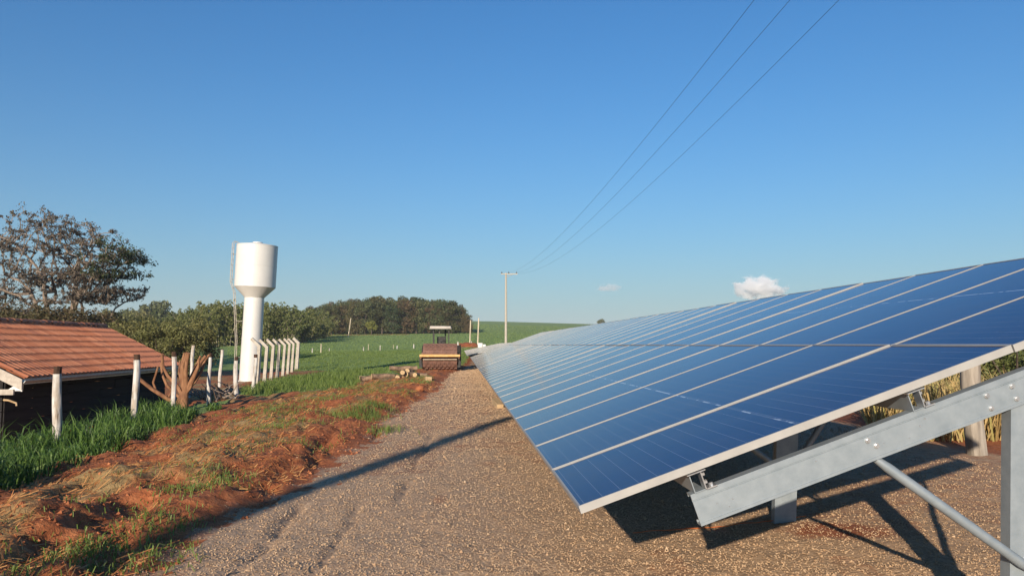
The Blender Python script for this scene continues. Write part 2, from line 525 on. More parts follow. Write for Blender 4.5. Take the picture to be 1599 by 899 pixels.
def ground_hit(px, py, d0=20.0, d1=320.0):
    """place where the line of sight through a photograph pixel meets the terrain"""
    for Y in np.arange(d0, d1, 0.5):
        p = at(px, py, float(Y))
        if p.z <= hz(p.x, p.y): return p
    return at(px, py, d1)


def axis(lo, hi, fn):
    v = [lo]
    while v[-1] < hi: v.append(v[-1] + fn(v[-1]))
    return v


xr = axis(0.0, 900, lambda x: 0.055 if x < 3.2 else max(0.09, (x - 3.2) * 0.10))
xl = axis(0.0, 1000, lambda x: 0.05 if x < 7.0 else max(0.08, (x - 7) * 0.065))
XS = np.array([-v for v in reversed(xl[1:])] + xr)
yf = axis(3.6, 1600, lambda y: max(0.045, 0.0095 * y))
yb = axis(0.0, 60, lambda y: max(0.2, y * 0.2))
YS = np.array([3.6 - v for v in reversed(yb[1:])] + yf)
GX, GY = np.meshgrid(XS, YS)
GZ = height(GX, GY)
nx, ny = len(XS), len(YS)
Vall = np.stack([GX.ravel(), GY.ravel(), GZ.ravel()], 1)
idx = np.arange(nx * ny).reshape(ny, nx)
Q = np.stack([idx[:-1, :-1].ravel(), idx[:-1, 1:].ravel(), idx[1:, 1:].ravel(), idx[1:, :-1].ravel()], 1)
cx, cy = Vall[Q, 0].mean(1), Vall[Q, 1].mean(1)
tt = road_edge(cy) - cx
rough_edge = tt + (fbm(cx * 3.5, cy * 3.5, 7, 4) - 0.5) * 1.1 * sst(40 - cy, 0, 20)
right_edge = 7.3 - 0.0645 * cy + (fbm(cx * 2, cy * 2, 8, 3) - 0.5) * 1.0
is_road = (rough_edge < 0.0) & (cx < right_edge) & (cy < 98)


def sub(Fq):
    used, inv = np.unique(Fq, return_inverse=True)
    return used, inv.reshape(Fq.shape)


# gravel road
u1, f1 = sub(Q[is_road])
me = np_mesh('gravel_road', Vall[u1], f1, True)
vx, vy = Vall[u1, 0], Vall[u1, 1]
tv = road_edge(vy) - vx
red = 0.58 * sst(tv, -0.5, 0.4)
red = np.maximum(red, 0.62 * np.exp(-(((vx - 2.45) / 0.55) ** 2 + ((vy - 6.0) / 0.35) ** 2)))
red = np.maximum(red, 0.75 * sst(vx - (6.9 - 0.0645 * vy), -0.6, 0.5))
red = np.maximum(red, 0.30 * (fbm(vx * 0.7, vy * 0.4, 21, 3) > 0.5))
red = np.maximum(red, 0.5 * sst(vy, 70, 95))
attr(me, 'red', red)
tag(link('gravel_road', me, GRAVEL), kind='structure')
# the rest of the ground
u2, f2 = sub(Q[~is_road])
me = np_mesh('ground', Vall[u2], f2, True)
vx, vy = Vall[u2, 0], Vall[u2, 1]
tv = road_edge(vy) - vx


def veg_at(x, y):
    t = road_edge(y) - x
    se = soil_edge(y)
    v = np.zeros_like(x)
    pat = fbm(x * 0.9, y * 0.55, 61, 4)
    bank = sst(pat, 0.56, 0.70) * 0.24 * sst(t, 0.4, 1.0)
    v = np.maximum(v, bank)
    v = np.maximum(v, 0.9 * sst(se - x, -0.1, 0.5) * (1 - sst(fence_x(y) - x, 0.2, 0.9)))
    far = sst(y + 6 * (vnoise(x * 0.3, y * 0.3, 4) - 0.5), 27, 33)
    v = np.maximum(v, far * (0.35 + 0.65 * sst(y + 1.0 * t, 31, 38) * sst(fbm(x * .35, y * .25, 13, 3), 0.28, 0.5)) * sst(t, 0.2, 2))
    v = np.maximum(v, sst(y, 44, 52) * sst(t, 0.1, 1.0))
    v = v * (1 - 0.80 * sst(x / np.maximum(y, 1), -0.205, -0.185) * (1 - sst(y + 5 * (vnoise(x * .5, y * .4, 44) - .5), 36.5, 40)))
    v = v * (1 - 0.8 * sst(x / np.maximum(y, 1), -0.128, -0.118) * (1 - sst(y, 45, 49)))
    v = np.where(y > 99, 1.0, v)
    v = v - 0.9 * sst(y + 5 * (vnoise(x * .08, y * .08, 45) - .5), 218, 223) * (1 - sst(y, 240, 246)) * sst(x / np.maximum(y, 1), -0.255, -0.24) * (1 - sst(x / np.maximum(y, 1), -0.135, -0.12))
    v = np.where((t > 7.2) & (y < 30), 0.12, v)
    comp = sst(-10.6 - 0.09 * (y - 30) - x, -0.2, 0.6) * (1 - sst(y, 57, 62)) * sst(y, 26, 30) * (1 - sst(-24 - x, 0, 3))
    v = v * (1 - 0.9 * comp)
    rgt = sst(x - (5.2 - 0.0645 * y), 0, 1)
    v = np.where(x > 3.5, np.maximum(sst(y, 45, 70), rgt * sst(pat, 0.5, 0.7) * 0.3 + sst(x, 14, 19) * 0.7), v)
    return v


vegv = veg_at(vx, vy)
dirt_bank = np.exp(-(((vx / np.maximum(vy, 1) + 0.052) / 0.016) ** 2)) * sst(vy, 100, 106) * (1 - sst(vy, 118, 126))
forest_rim = sst(vy, 214, 222) * (1 - sst(vy, 236, 240)) * sst(-0.20 - vx / vy, -0.02, 0.03) * 0.0
attr(me, 'veg', np.clip(vegv - 1.2 * dirt_bank, 0, 1))
attr(me, 'dry', np.clip(0.75 * sst(tv, 0.2, 1.2) * sst(fbm(vx * 1.2, vy * 0.6, 41, 4), 0.3, 0.65), 0, 1))
tag(link('ground', me, GROUND), kind='structure')

rng = np.random.default_rng(7)
prng = random.Random(5)


# ------------------------------------------------------------------ scattered ground cover (uncountable)
def blades(P, h, wd, lean, rg, az=None, curve=0.5):
    n = len(P)
    az = rg.uniform(0, 2 * np.pi, n) if az is None else az
    d = np.stack([np.cos(az), np.sin(az)], 1)
    fa = rg.uniform(0, 2 * np.pi, n)
    s = np.stack([np.cos(fa), np.sin(fa)], 1) * (wd / 2)[:, None]
    ln = rg.uniform(0.2, 1.0, n) * lean
    V = np.zeros((n, 5, 3))
    V[:, 0, :2] = P[:, :2] - s; V[:, 1, :2] = P[:, :2] + s
    V[:, 0, 2] = V[:, 1, 2] = P[:, 2] - 0.02
    mid = P[:, :2] + d * (ln * h * 0.35)[:, None]
    V[:, 2, :2] = mid - s * 0.8; V[:, 3, :2] = mid + s * 0.8
    V[:, 2, 2] = V[:, 3, 2] = P[:, 2] + h * 0.6
    V[:, 4, :2] = P[:, :2] + d * (ln * h)[:, None]
    V[:, 4, 2] = P[:, 2] + h * (1 - curve * ln * 0.55)
    b = np.arange(n)[:, None] * 5
    Fc = np.concatenate([b + np.array([[0, 1, 3]]), b + np.array([[0, 3, 2]]), b + np.array([[2, 3, 4]])], 0)
    return V.reshape(-1, 3), Fc


GRASS = leaf_mat('green_grass', [(0.032, 0.075, 0.013), (0.075, 0.145, 0.026), (0.15, 0.235, 0.055)], 0.5, 0.3, 0.0)
GRASS2 = leaf_mat('short_green_grass', [(0.095, 0.145, 0.024), (0.14, 0.205, 0.04), (0.21, 0.26, 0.08)], 0.6, 0.3, 0.0)
STRAW = leaf_mat('dry_straw', [(0.30, 0.10, 0.034), (0.45, 0.185, 0.062), (0.60, 0.34, 0.13)], 0.7, 0.1, 0.0)
DRYTALL = leaf_mat('tall_dry_grass', [(0.36, 0.24, 0.09), (0.52, 0.38, 0.17), (0.28, 0.26, 0.08)], 0.7, 0.2, 0.0)
CROP = leaf_mat('field_crop', [(0.125, 0.185, 0.05), (0.155, 0.225, 0.066), (0.185, 0.255, 0.088)], 0.6, 0.25, 0.0)
STONE = leaf_mat('loose_stones', [(0.32, 0.21, 0.125), (0.42, 0.285, 0.175), (0.46, 0.32, 0.20), (0.39, 0.245, 0.142), (0.51, 0.375, 0.25)], 0.9, 0.0, 0.0)
CLOD = leaf_mat('red_soil_clods', [(0.16, 0.05, 0.022), (0.32, 0.105, 0.042), (0.43, 0.17, 0.075)], 0.95, 0.0, 0.0)


def with_z(x, y): return np.stack([x, y, height(x, y)], 1)


# tall grass beside the fence
n = 15000
y = rng.uniform(6.2, 24, n) ** 1.0
u = rng.uniform(0, 1, n)
xe, xf = soil_edge(y) + 0.15, fence_x(y) - 0.55
x = xf + (xe - xf) * u
clump = fbm(x * 1.1, y * 0.9, 81, 3)
keep = clump > np.where(y < 9.6, 0.28, np.where(y < 11.4, 0.56, np.where(y < 20, 0.43, 0.52)))
x, y, clump = x[keep], y[keep], clump[keep]
hh = np.where(rng.uniform(0, 1, len(x)) < .12, 1.45, 1.0) * np.interp(y, [6, 8, 9.5, 11, 13, 18, 24], [0.55, 0.66, 0.58, 0.20, 0.46, 0.40, 0.26]) * rng.uniform(0.45, 1.15, len(x)) * (0.45 + 1.1 * clump) * (0.55 + 0.45 * sst(soil_edge(y) + .15 - x, 0, .6))
V, Fc = blades(with_z(x, y), hh, rng.uniform(0.012, 0.028, len(x)), 1.05, rng, curve=0.8)
tag(link('tall_grass', np_mesh('tall_grass', V, Fc), GRASS), 'tall lush green grass growing along the whitewashed fence posts', 'grass', kind='stuff')

# short green tufts on the red bank
Vs, Fs, nb = [], [], 0
spots = [(565, 650, 0.5, 0.22, 420), (590, 640, 0.3, 0.22, 260), (300, 760, 0.35, 0.09, 200), (110, 870, 0.40, 0.10, 320), (150, 845, 0.25, 0.10, 170), (440, 640, 0.7, 0.12, 320),
         (470, 625, 0.8, 0.11, 300), (460, 665, 0.5, 0.11, 220), (600, 668, 0.35, 0.13, 200), (330, 750, 0.3, 0.10, 200), (250, 815, 0.35, 0.08, 260), (420, 672, 0.5, 0.12, 220),
         (225, 865, 0.35, 0.07, 200), (650, 600, 0.7, 0.08, 200), (520, 612, 1.0, 0.10, 260), (560, 600, 1.2, 0.10, 260)]
px_, py_ = [], []
hh = []
for sx, sy, sr, sh, sn in spots:
    Y = H * F / (sy - 538.0) * 0.97
    c = at(sx, sy, Y)
    a = rng.normal(0, sr * 0.5, (sn, 2))
    px_ += list(c.x + a[:, 0]); py_ += list(c.y + a[:, 1] * 1.5); hh += list(sh * rng.uniform(0.5, 1.15, sn))
x, y = np.array(px_), np.array(py_)
m2 = 26000
yb_ = 4.5 + 27 * rng.uniform(0, 1, m2) ** 0.8; tb = rng.uniform(0.3, 5.0, m2)
xb_ = road_edge(yb_) - tb
pm = fbm(xb_ * 0.9, yb_ * 0.55, 61, 4) + 0.10 * sst(yb_, 9, 16) + 0.05 * np.exp(-((tb - 0.9) / 0.5) ** 2)
kk = pm + rng.normal(0, .02, m2) > 0.63
x = np.concatenate([x, xb_[kk]]); y = np.concatenate([y, yb_[kk]]); hh = np.array(hh + list(rng.uniform(0.03, 0.10, kk.sum()) * (0.7 + yb_[kk] / 40)))
V, Fc = blades(with_z(x, y), hh, rng.uniform(0.005, 0.011, len(x)), 1.5, rng, curve=1.0)
tag(link('short_grass', np_mesh('short_grass', V, Fc), GRASS2), 'small tufts of green grass scattered over the red soil bank', 'grass', kind='stuff')

# straw lying on the bank
n = 30000
y = 4.2 + 26 * rng.uniform(0, 1, n) ** 1.6
x = road_edge(y) - rng.uniform(0.1, 5.2, n)
keep = (fbm(x * 1.2, y * 0.6, 41, 4) + rng.normal(0, .06, n) > 0.47) & (x > soil_edge(y) - 0.3)
x, y = x[keep], y[keep]; n = len(x)
az = rng.normal(1.9, 1.0, n); L = rng.uniform(0.03, 0.12, n); wd = rng.uniform(0.0012, 0.0026, n) * (1 + y / 9)
d = np.stack([np.cos(az), np.sin(az)], 1); s = np.stack([-d[:, 1], d[:, 0]], 1)
P0 = np.stack([x, y], 1); P1 = P0 + d * L[:, None]
za, zb = height(P0[:, 0], P0[:, 1]) + rng.uniform(0.004, 0.025, n), height(P1[:, 0], P1[:, 1]) + rng.uniform(0.004, 0.05, n)
V = np.zeros((n, 4, 3))
V[:, 0, :2] = P0 - s * wd[:, None]; V[:, 1, :2] = P0 + s * wd[:, None]
V[:, 2, :2] = P1 + s * wd[:, None] * .6; V[:, 3, :2] = P1 - s * wd[:, None] * .6
V[:, 0, 2] = za; V[:, 1, 2] = za + wd * 1.2; V[:, 2, 2] = zb + wd; V[:, 3, 2] = zb
Fq = np.arange(n)[:, None] * 4 + np.array([[0, 1, 2, 3]])
tag(link('straw', np_mesh('straw', V.reshape(-1, 3), Fq), STRAW), 'dry straw strewn over the red soil bank', 'straw', kind='stuff')


def pebbles(x, y, r, rg, sink=0.35):
    n = len(x)
    base = np.array([[1, 0, 0], [-1, 0, 0], [0, 1, 0], [0, -1, 0], [0, 0, 0.75], [0, 0, -0.75]])
    V = base[None] * rg.uniform(0.55, 1.25, (n, 6, 1)) + rg.normal(0, 0.18, (n, 6, 3))
    a = rg.uniform(0, 6.28, n); ca, sa = np.cos(a), np.sin(a)
    X = V[..., 0] * ca[:, None] - V[..., 1] * sa[:, None]; Yv = V[..., 0] * sa[:, None] + V[..., 1] * ca[:, None]
    V = np.stack([X, Yv, V[..., 2]], 2) * r[:, None, None]
    V[..., 0] += x[:, None]; V[..., 1] += y[:, None]; V[..., 2] += (height(x, y) + r * sink)[:, None]
    T = np.array([[0, 2, 4], [2, 1, 4], [1, 3, 4], [3, 0, 4], [2, 0, 5], [1, 2, 5], [3, 1, 5], [0, 3, 5]])
    Fc = (np.arange(n)[:, None, None] * 6 + T[None]).reshape(-1, 3)
    return V.reshape(-1, 3), Fc


n = 165000
y = 4.3 + 44 * rng.uniform(0, 1, n) ** 2.4
x = rng.uniform(-3.2, 5.6, n) - 0.0645 * np.maximum(y - 14, 0)
tq = road_edge(y) - x + (fbm(x * 3.5, y * 3.5, 7, 4) - 0.5) * 1.1 * sst(40 - y, 0, 20)
keep = (tq < rng.uniform(-.5, .12, n)) & (x < 0.85 * y) & ((y < 16) | (x < 0.6 - 0.0645 * (y - 14) + 0.6))
x, y = x[keep], y[keep]
r = rng.uniform(0.0034, 0.0085, len(x)) * np.where(rng.uniform(0, 1, len(x)) < .012, 1.9, 1.0) * (1 + np.maximum(y - 6, 0) * 0.07)
V, Fc = pebbles(x, y, r, rng)
tag(link('loose_gravel', np_mesh('loose_gravel', V, Fc), STONE), 'loose brown gravel stones covering the farm road', 'gravel', kind='stuff')
n = 16000
y = 4.2 + 24 * rng.uniform(0, 1, n) ** 1.5
x = road_edge(y) - rng.uniform(-0.15, 4.6, n)
keep = (fbm(x * 1.5, y * 1.0, 23, 4) > 0.45) & (x > soil_edge(y))
x, y = x[keep], y[keep]
V, Fc = pebbles(x, y, rng.uniform(0.008, 0.026, len(x)) * rng.uniform(0.5, 1.2, len(x)), rng, 0.0)
tag(link('soil_clods', np_mesh('soil_clods', V, Fc), CLOD), 'crumbled clods of red soil on the turned bank', 'soil', kind='stuff')

# grass on the meadow between the bank and the field
n = 70000
y = 29 + 75 * rng.uniform(0, 1, n) ** 1.4
x = rng.uniform(-0.34, 0.0, n) * y
v = veg_at(x, y)
keep = rng.uniform(0.1, 1, n) < v
x, y = x[keep], y[keep]
hh = np.where(y < 46, 0.19, 0.11) * rng.uniform(0.4, 1.2, len(x)) * (0.25 + 1.6 * fbm(x * 0.5, y * 0.3, 13, 3)) * (1 + 0.9 * (1 - sst(y, 40, 46)) * (x / y < -0.19))
V, Fc = blades(with_z(x, y), hh, rng.uniform(0.016, 0.036, len(x)) * y / 45, 1.3, rng)
tag(link('meadow_grass', np_mesh('meadow_grass', V, Fc), GRASS2), 'bright green grass on the meadow behind the red bank', 'grass', kind='stuff')
# crop on the rising field
n = 80000
y = np.exp(rng.uniform(np.log(80), np.log(420), n))
x = rng.uniform(-0.36, 0.20, n) * y
hh = rng.uniform(0.05, 0.11, n) * (1 + y / 400)
V, Fc = blades(with_z(x, y), hh, rng.uniform(0.05, 0.10, n) * y / 90, 1.6, rng)
tag(link('field_crop', np_mesh('field_crop', V, Fc), CROP), 'short green crop covering the field that rises to the horizon', 'crop', kind='stuff')

# dry grass under and beyond the panels on the right
n = 5200
y = rng.uniform(11.5, 17, n); x = rng.uniform(0.45, 0.78, n) * y
keep = fbm(x * 0.8, y * 0.8, 33, 3) > 0.36
x, y = x[keep], y[keep]
V, Fc = blades(with_z(x, y), rng.uniform(0.5, 1.3, len(x)), rng.uniform(0.015, 0.03, len(x)), 1.0, rng, curve=1.0)
tag(link('dry_grass', np_mesh('dry_grass', V, Fc), DRYTALL), 'tall yellow dry grass behind the panel frame', 'grass', kind='stuff')

# ------------------------------------------------------------------ solar tables
PW, PL, GAP = 1.008, 2.106, 0.009
PITCHW = 1.02
FT = 0.035


def panel_meshes():
    f = MB()
    lip = 0.0085
    for c, d in (((lip / 2, PW / 2, -FT / 2), (lip, PW, FT)), ((PL - lip / 2, PW / 2, -FT / 2), (lip, PW, FT)),
                 ((PL / 2, lip / 2, -FT / 2), (PL - 2 * lip, lip, FT)), ((PL / 2, PW - lip / 2, -FT / 2), (PL - 2 * lip, lip, FT))):
        f.box(c, d)
    g = MB()
    g.box((PL / 2, PW / 2, -0.007), (PL - 2 * lip - 0.001, PW - 2 * lip - 0.001, 0.006))
    f, g = f.mesh('solar_panel'), g.mesh('cell_sheet')
    f.materials.append(ALU); g.materials.append(CELLS)
    return f, g


PF, PC = panel_meshes()
SIDE = Vector((TD1.y, -TD1.x, 0))
YAW = math.atan2(-TD1.x, TD1.y)


def solar_table(origin, tilt, count, label):
    root = empty('solar_array', (origin.x, origin.y, 0.0), 0, label, 'solar array', 'solar arrays beside the gravel road')
    d2 = SIDE * math.cos(tilt) + Vector((0, 0, math.sin(tilt)))
    nz = d2.cross(TD1)
    B = Matrix(((d2.x, TD1.x, nz.x, 0), (d2.y, TD1.y, nz.y, 0), (d2.z, TD1.z, nz.z, origin.z), (0, 0, 0, 1)))   # X up the slope, Y along the row

    def put(o, M):
        o.parent = root
        o.matrix_parent_inverse = Matrix.Identity(4)
        o.matrix_basis = M
    for i in range(count):
        for j in range(2):
            fr = link('solar_panel', PF, None)
            jit = Matrix.Rotation(prng.gauss(0, 0.0016), 4, 'X') @ Matrix.Rotation(prng.gauss(0, 0.0012), 4, 'Y')
            put(fr, B @ Matrix.Translation((j * (PL + GAP), i * PITCHW, 0)) @ jit)
            c = link('cell_sheet', PC, None); c.parent = fr
    L = count * PITCHW - GAP
    US = (0.53, 1.60, 2.64, 3.72)
    t = 0.004
    for uy in US:
        m = MB()
        zt = -FT - 0.001
        prof = [(-.025, 0, zt), (.025, 0, zt), (.025, 0, zt - t), (-.025 + t, 0, zt - t), (-.025 + t, 0, zt - .094 + t), (.025, 0, zt - .094 + t), (.025, 0, zt - .094), (-.025, 0, zt - .094)]
        m.prism(prof, (0, L - 0.05, 0), (uy, 0.02, 0))
        put(m.build('purlin', GALV), B)
    spacing, post_u, tr, hr = 2.66, 2.13, 0.008, 0.145
    zr = -FT - 0.096
    protos = []
    k = 0
    while 0.03 + k * spacing < L:
        s0 = 0.03 + k * spacing
        M0 = B @ Matrix.Translation((0, s0, 0))
        top = M0 @ Vector((post_u, 0.012, zr - hr + 0.02))
        MP = Matrix.Translation(top) @ Matrix.Rotation(YAW, 4, 'Z')
        if not protos:
            m = MB(); fl = 0.06
            yz = [(0, zr), (fl, zr), (fl, zr - .018), (fl - tr, zr - .018), (fl - tr, zr - tr), (tr, zr - tr), (tr, zr - hr + tr), (fl - tr, zr - hr + tr),
                  (fl - tr, zr - hr + .018), (fl, zr - hr + .018), (fl, zr - hr), (0, zr - hr), (0, zr - .033), (.0065, zr - .033), (.0065, zr - .0265), (0, zr - .0265)]
            m.prism([(0, a, b) for a, b in yz], (3.30, 0, 0), (0.485, 0, 0))
            m.box((2.135, -0.002, zr - hr + 0.008), (3.30, 0.004, 0.013))
            protos.append(('rafter', m.mesh('rafter'), GALV, 0))
            for bx, bz in ((1.33, -.05), (1.36, -.085), (1.93, -.05), (2.06, -.05), (1.93, -.11), (2.06, -.11), (2.84, -.06)):
                m = MB()
                m.tube([(bx, -0.0005, zr + bz), (bx, -0.005, zr + bz)], [0.013, 0.013], 10)
                m.tube([(bx, -0.005, zr + bz), (bx, -0.013, zr + bz)], [0.009, 0.0085], 6, sm=False)
                protos.append(('bolt', m.mesh('bolt'), BOLT, 0))
            m = MB()
            for q in range(26):
                bx, bz, rr = prng.uniform(0.55, 3.6), prng.uniform(-0.12, -0.035), prng.uniform(0.002, 0.0055)
                m.tube([(bx, -0.0002, zr + bz), (bx + rr * .3, -0.0025, zr + bz)], [rr, rr * .5], 6)
            protos.append(('zinc_drips', m.mesh('zinc_drips'), BOLT, 0))
            for uy in US:
                m = MB()
                m.box((uy + 0.0285, 0.012, zr + 0.047), (0.005, 0.058, 0.086))
                m.box((uy + 0.056, 0.012, zr + 0.0035), (0.048, 0.058, 0.006))
                m.box((uy + 0.005, -0.012, zr + 0.090), (0.085, 0.05, 0.004))
                for bz in (0.030, 0.066):
                    m.tube([(uy + 0.031, 0.005, zr + bz), (uy + 0.046, 0.005, zr + bz)], 0.010, 6, sm=False)
                m.tube([(uy + 0.06, 0.006, zr + 0.007), (uy + 0.06, 0.006, zr + 0.020)], 0.010, 6, sm=False)
                protos.append(('bracket', m.mesh('bracket'), BOLT, 0))
            m = MB(); w2, dp = 0.088, 0.065
            prof = [(-w2, 0), (w2, 0), (w2, dp), (w2 - .02, dp), (w2 - .02, dp - tr), (w2 - tr, dp - tr), (w2 - tr, tr), (-w2 + tr, tr), (-w2 + tr, dp - tr), (-w2 + .02, dp - tr), (-w2 + .02, dp), (-w2, dp)]
            lean = math.tan(R(3.0)); dn = top.z + 0.5; tt_ = math.tan(tilt)
            up0 = -0.022 / math.cos(tilt)
            vs = [Vector((x, y_ + 0.003, x * tt_ + up0)) for x, y_ in prof] + [Vector((x - lean * dn, y_ + 0.003, -dn)) for x, y_ in prof]
            n_ = len(prof)
            m.add(vs, [(i, (i + 1) % n_, n_ + (i + 1) % n_, n_ + i) for i in range(n_)] + [tuple(range(n_)), tuple(range(n_, 2 * n_))])
            protos.append(('post', m.mesh('post'), GALV, 1))
            zc = -(top.z - 0.40)
            m = MB()
            m.box((-lean * -zc, -0.003, zc), (0.07, 0.008, 0.055), Matrix.Rotation(R(35), 3, 'Y'))
            m.tube([(-lean * -zc, -0.006, zc), (-lean * -zc, -0.05, zc)], 0.010, 6)
            protos.append(('clamp_plate', m.mesh('clamp_plate'), BOLT, 1))
            inv = MP.inverted()
            for ub, sg in ((1.35, -1), (2.84, 1)):
                a = inv @ (M0 @ Vector((ub, 0.030, zr - hr - 0.004)))
                b = Vector((sg * 0.02 - lean * -zc, -0.030, zc))
                m = MB(); dv = b - a
                m.tube([a, a + dv * 0.03, a + dv * 0.08, a + dv * 0.95, b], [0.017, 0.019, 0.023, 0.023, 0.016], 14)
                protos.append(('brace', m.mesh('brace'), GALV, 1))
        for nm, me_, mt, fr_ in protos:
            if not me_.materials: me_.materials.append(mt)
            o = link(nm, me_, None)
            if nm == 'zinc_drips': o['kind'] = 'stuff'
            put(o, MP if fr_ else M0)
        k += 1
    return root, B, put


O1 = Vector((0.2885, 3.469, 0.704))
root1, B1, put1 = solar_table(O1, R(19.2), 40, 'near long tilted table of blue solar panels on galvanised steel posts')
O2 = O1 + TD1 * 46.4 + Vector((-0.15, 0, 0.03))
solar_table(O2, R(11.5), 40, 'far table of pale reflecting solar panels beyond the end of the near one')
# loops of cable hanging below the near modules
for pts, r, mt in (([(1.12, 2.3, -.05), (1.16, 2.32, -.20), (1.24, 2.35, -.24), (1.30, 2.36, -.06)], .004, CABLE),
                   ([(1.22, 2.28, -.04), (1.25, 2.30, -.15), (1.20, 2.33, -.26), (1.27, 2.36, -.20), (1.33, 2.4, -.04)], .004, CABLE_W),
                   ([(1.30, 2.2, -.05), (1.37, 2.25, -.18), (1.42, 2.28, -.22), (1.45, 2.36, -.06)], .004, CABLE_W)):
    m = MB()
    P = [Vector(p) for p in pts]
    sm_ = []
    for i in range(len(P) - 1):
        p0, p1, p2, p3 = P[max(i - 1, 0)], P[i], P[i + 1], P[min(i + 2, len(P) - 1)]
        for q in range(6):
            a = q / 6
            sm_.append(0.5 * ((2 * p1) + (p2 - p0) * a + (2 * p0 - 5 * p1 + 4 * p2 - p3) * a * a + (3 * p1 - p0 - 3 * p2 + p3) * a ** 3))
    m.tube(sm_ + [P[-1]], r, 6)
    put1(m.build('cable', mt), B1)

# twine on the gravel
m = MB(); pts = []
for i in range(24):
    a = i / 23
    x_, y_ = 0.90 + a * 1.45, 5.98 + a * 0.42 + 0.01 * math.sin(a * 9)
    pts.append((x_, y_, hz(x_, y_) + 0.016))
m.tube(pts, 0.0035, 5)
tag(m.build('twine', ORANGE), 'thin orange twine lying across the gravel under the panels', 'twine')

# ------------------------------------------------------------------ fence posts
def rough_post(name, loc, h, r, label, group, mats, lean=(0, 0), cap=0.10, n=11, cat='fence post'):
    root = empty(name, loc, prng.uniform(0, 6), label, cat, group)
    rows = 9
    ph = prng.uniform(0, 50)

    def ring(m, z0, z1, rr, mi):
        vs, fs = [], []
        for i in range(rows):
            z = z0 + (z1 - z0) * i / (rows - 1)
            for k in range(n):
                a = 6.2832 * k / n
                q = rr * (1 + 0.16 * (float(vnoise(np.array([math.cos(a) * 1.2 + ph]), np.array([z * 2.2 + math.sin(a) * 1.2]), 3)[0]) - 0.5) * 2 - 0.10 * z / h)
                bx = 0.018 * math.sin(z * 3.1 + ph)
                vs.append(Vector((q * math.cos(a) + bx + lean[0] * z, q * math.sin(a) + lean[1] * z, z)))
        for i in range(rows - 1):
            for k in range(n):
                fs.append((i * n + k, i * n + (k + 1) % n, (i + 1) * n + (k + 1) % n, (i + 1) * n + k))
        fs += [tuple(reversed(range(n))), tuple((rows - 1) * n + k for k in range(n))]
        m.add(vs, fs, mi, True)
    root.rotation_euler = (0, 0, 0)
    m = MB(); ring(m, -0.35, h - cap, r, 0); m.build('shaft', mats[0], root)
    if cap > 0:
        m = MB(); ring(m, h - cap + 0.001, h, r * 0.93, 0); m.build('bare_top', mats[1], root)
    return root


FP = [(88, 705, 572, 13.9, .115, 'nearest white fence post in the tall grass, bare dark brown top', (-.02, 0)),
      (210, 657, 553, 18.4, .115, 'white fence post standing before the end of the tiled shed', (.0, 0)),
      (271, 640, 549, 21.2, .10, 'split white fence post right in front of the pruned tree', (-.02, 0)),
      (326, 630, 551, 24.3, .075, 'thin white fence post with dark tip between pruned tree and water tower', (0, 0)),
      (368, 618, 557, 28.0, .10, 'white fence post with dark top at the left foot of the water tower', (.0, 0)),
      (396, 609, 553, 31.0, .095, 'greyish fence post in front of the water tower foot', (.03, 0))]
for px, pb, pt, Y, r, lab, ln in FP:
    p = at(px, pb, Y); zt = at(px, pt, Y).z
    g = min(p.z, hz(p.x, p.y) - 0.02)
    rough_post('fence_post', (p.x, p.y, g), zt - g, r * (0.66 if Y < 22 else 0.82), lab, 'whitewashed fence posts along the shed', (WPOST, BAREWOOD), ln, 0.13)
for px, pb, pt, Y, lab in ((297, 590, 538, 33, 'white post behind the pruned tree branches'), (343, 585, 545, 37, 'leaning white post at the field edge left of the water tower')):
    p = at(px, pb, Y); zt = at(px, pt, Y).z
    g = min(p.z, hz(p.x, p.y))
    rough_post('fence_post', (p.x, p.y, g), zt - g, .075, lab, 'whitewashed fence posts along the shed', (WPOST, BAREWOOD), (.05, 0), 0.03)
# old post behind the steel frame on the right
p = at(1524, 708, 10.2)
rough_post('fence_post', (p.x, p.y, hz(p.x, p.y)), 1.75, .125, 'thick grey weathered fence post behind the steel rafter', 'old posts behind the panels', (GREYWOOD, GREYWOOD), (-.02, 0), 0)

# concrete posts with bent tops round the tower
CP = [(400, 604, 529, 39.0), (412.5, 600, 531, 41.0), (423, 592, 530, 44.5), (432.7, 586, 530, 48.0), (441.5, 583, 530, 51.0), (449, 580, 529, 54), (455.5, 577, 529, 57.0), (463, 574, 528, 61.0)]
ORD = ['nearest bent concrete post, its arm crossing the tower column', 'second bent concrete post from the tower column', 'third bent concrete post from the tower column',
       'fourth bent concrete post from the tower column', 'fifth bent concrete post from the tower column', 'sixth bent concrete post, third from the far corner', 'bent concrete post next to the far corner post', 'thick bent concrete post at the far corner of the enclosure']
for (px, pb, pt, Y), lab in zip(CP, ORD):
    p = at(px, pb, Y); zt = at(px, pt, Y).z
    g = min(p.z, hz(p.x, p.y)) - 0.1
    hh_ = zt - g
    m = MB(); wv = 0.085 if Y < 60 else 0.125
    bend = hh_ - 0.36
    ln = 0.055
    secs = [(0, 0, wv), (ln * bend, bend, wv * .95), (ln * bend - 0.40, hh_ + 0.02, wv * 0.8)]
    vs = []
    for i, (x, z, q) in enumerate(secs):
        tilt_ = 0 if i == 0 else (0.38 if i == 1 else 0.75)
        for a, b in ((-1, -1), (1, -1), (1, 1), (-1, 1)):
            vs.append(Vector((x + a * q * math.cos(tilt_), b * q, z + a * q * math.sin(tilt_))))
    fs = [(0, 3, 2, 1), (8, 9, 10, 11)]
    for i in (0, 4):
        for k in range(4): fs.append((i + k, i + (k + 1) % 4, i + 4 + (k + 1) % 4, i + 4 + k))
    m.add(vs, fs)
    o = m.build('concrete_post', CONCRETE)
    o.location = (p.x, p.y, g)
    tag(o, lab, 'fence post', 'bent concrete posts round the water tower')

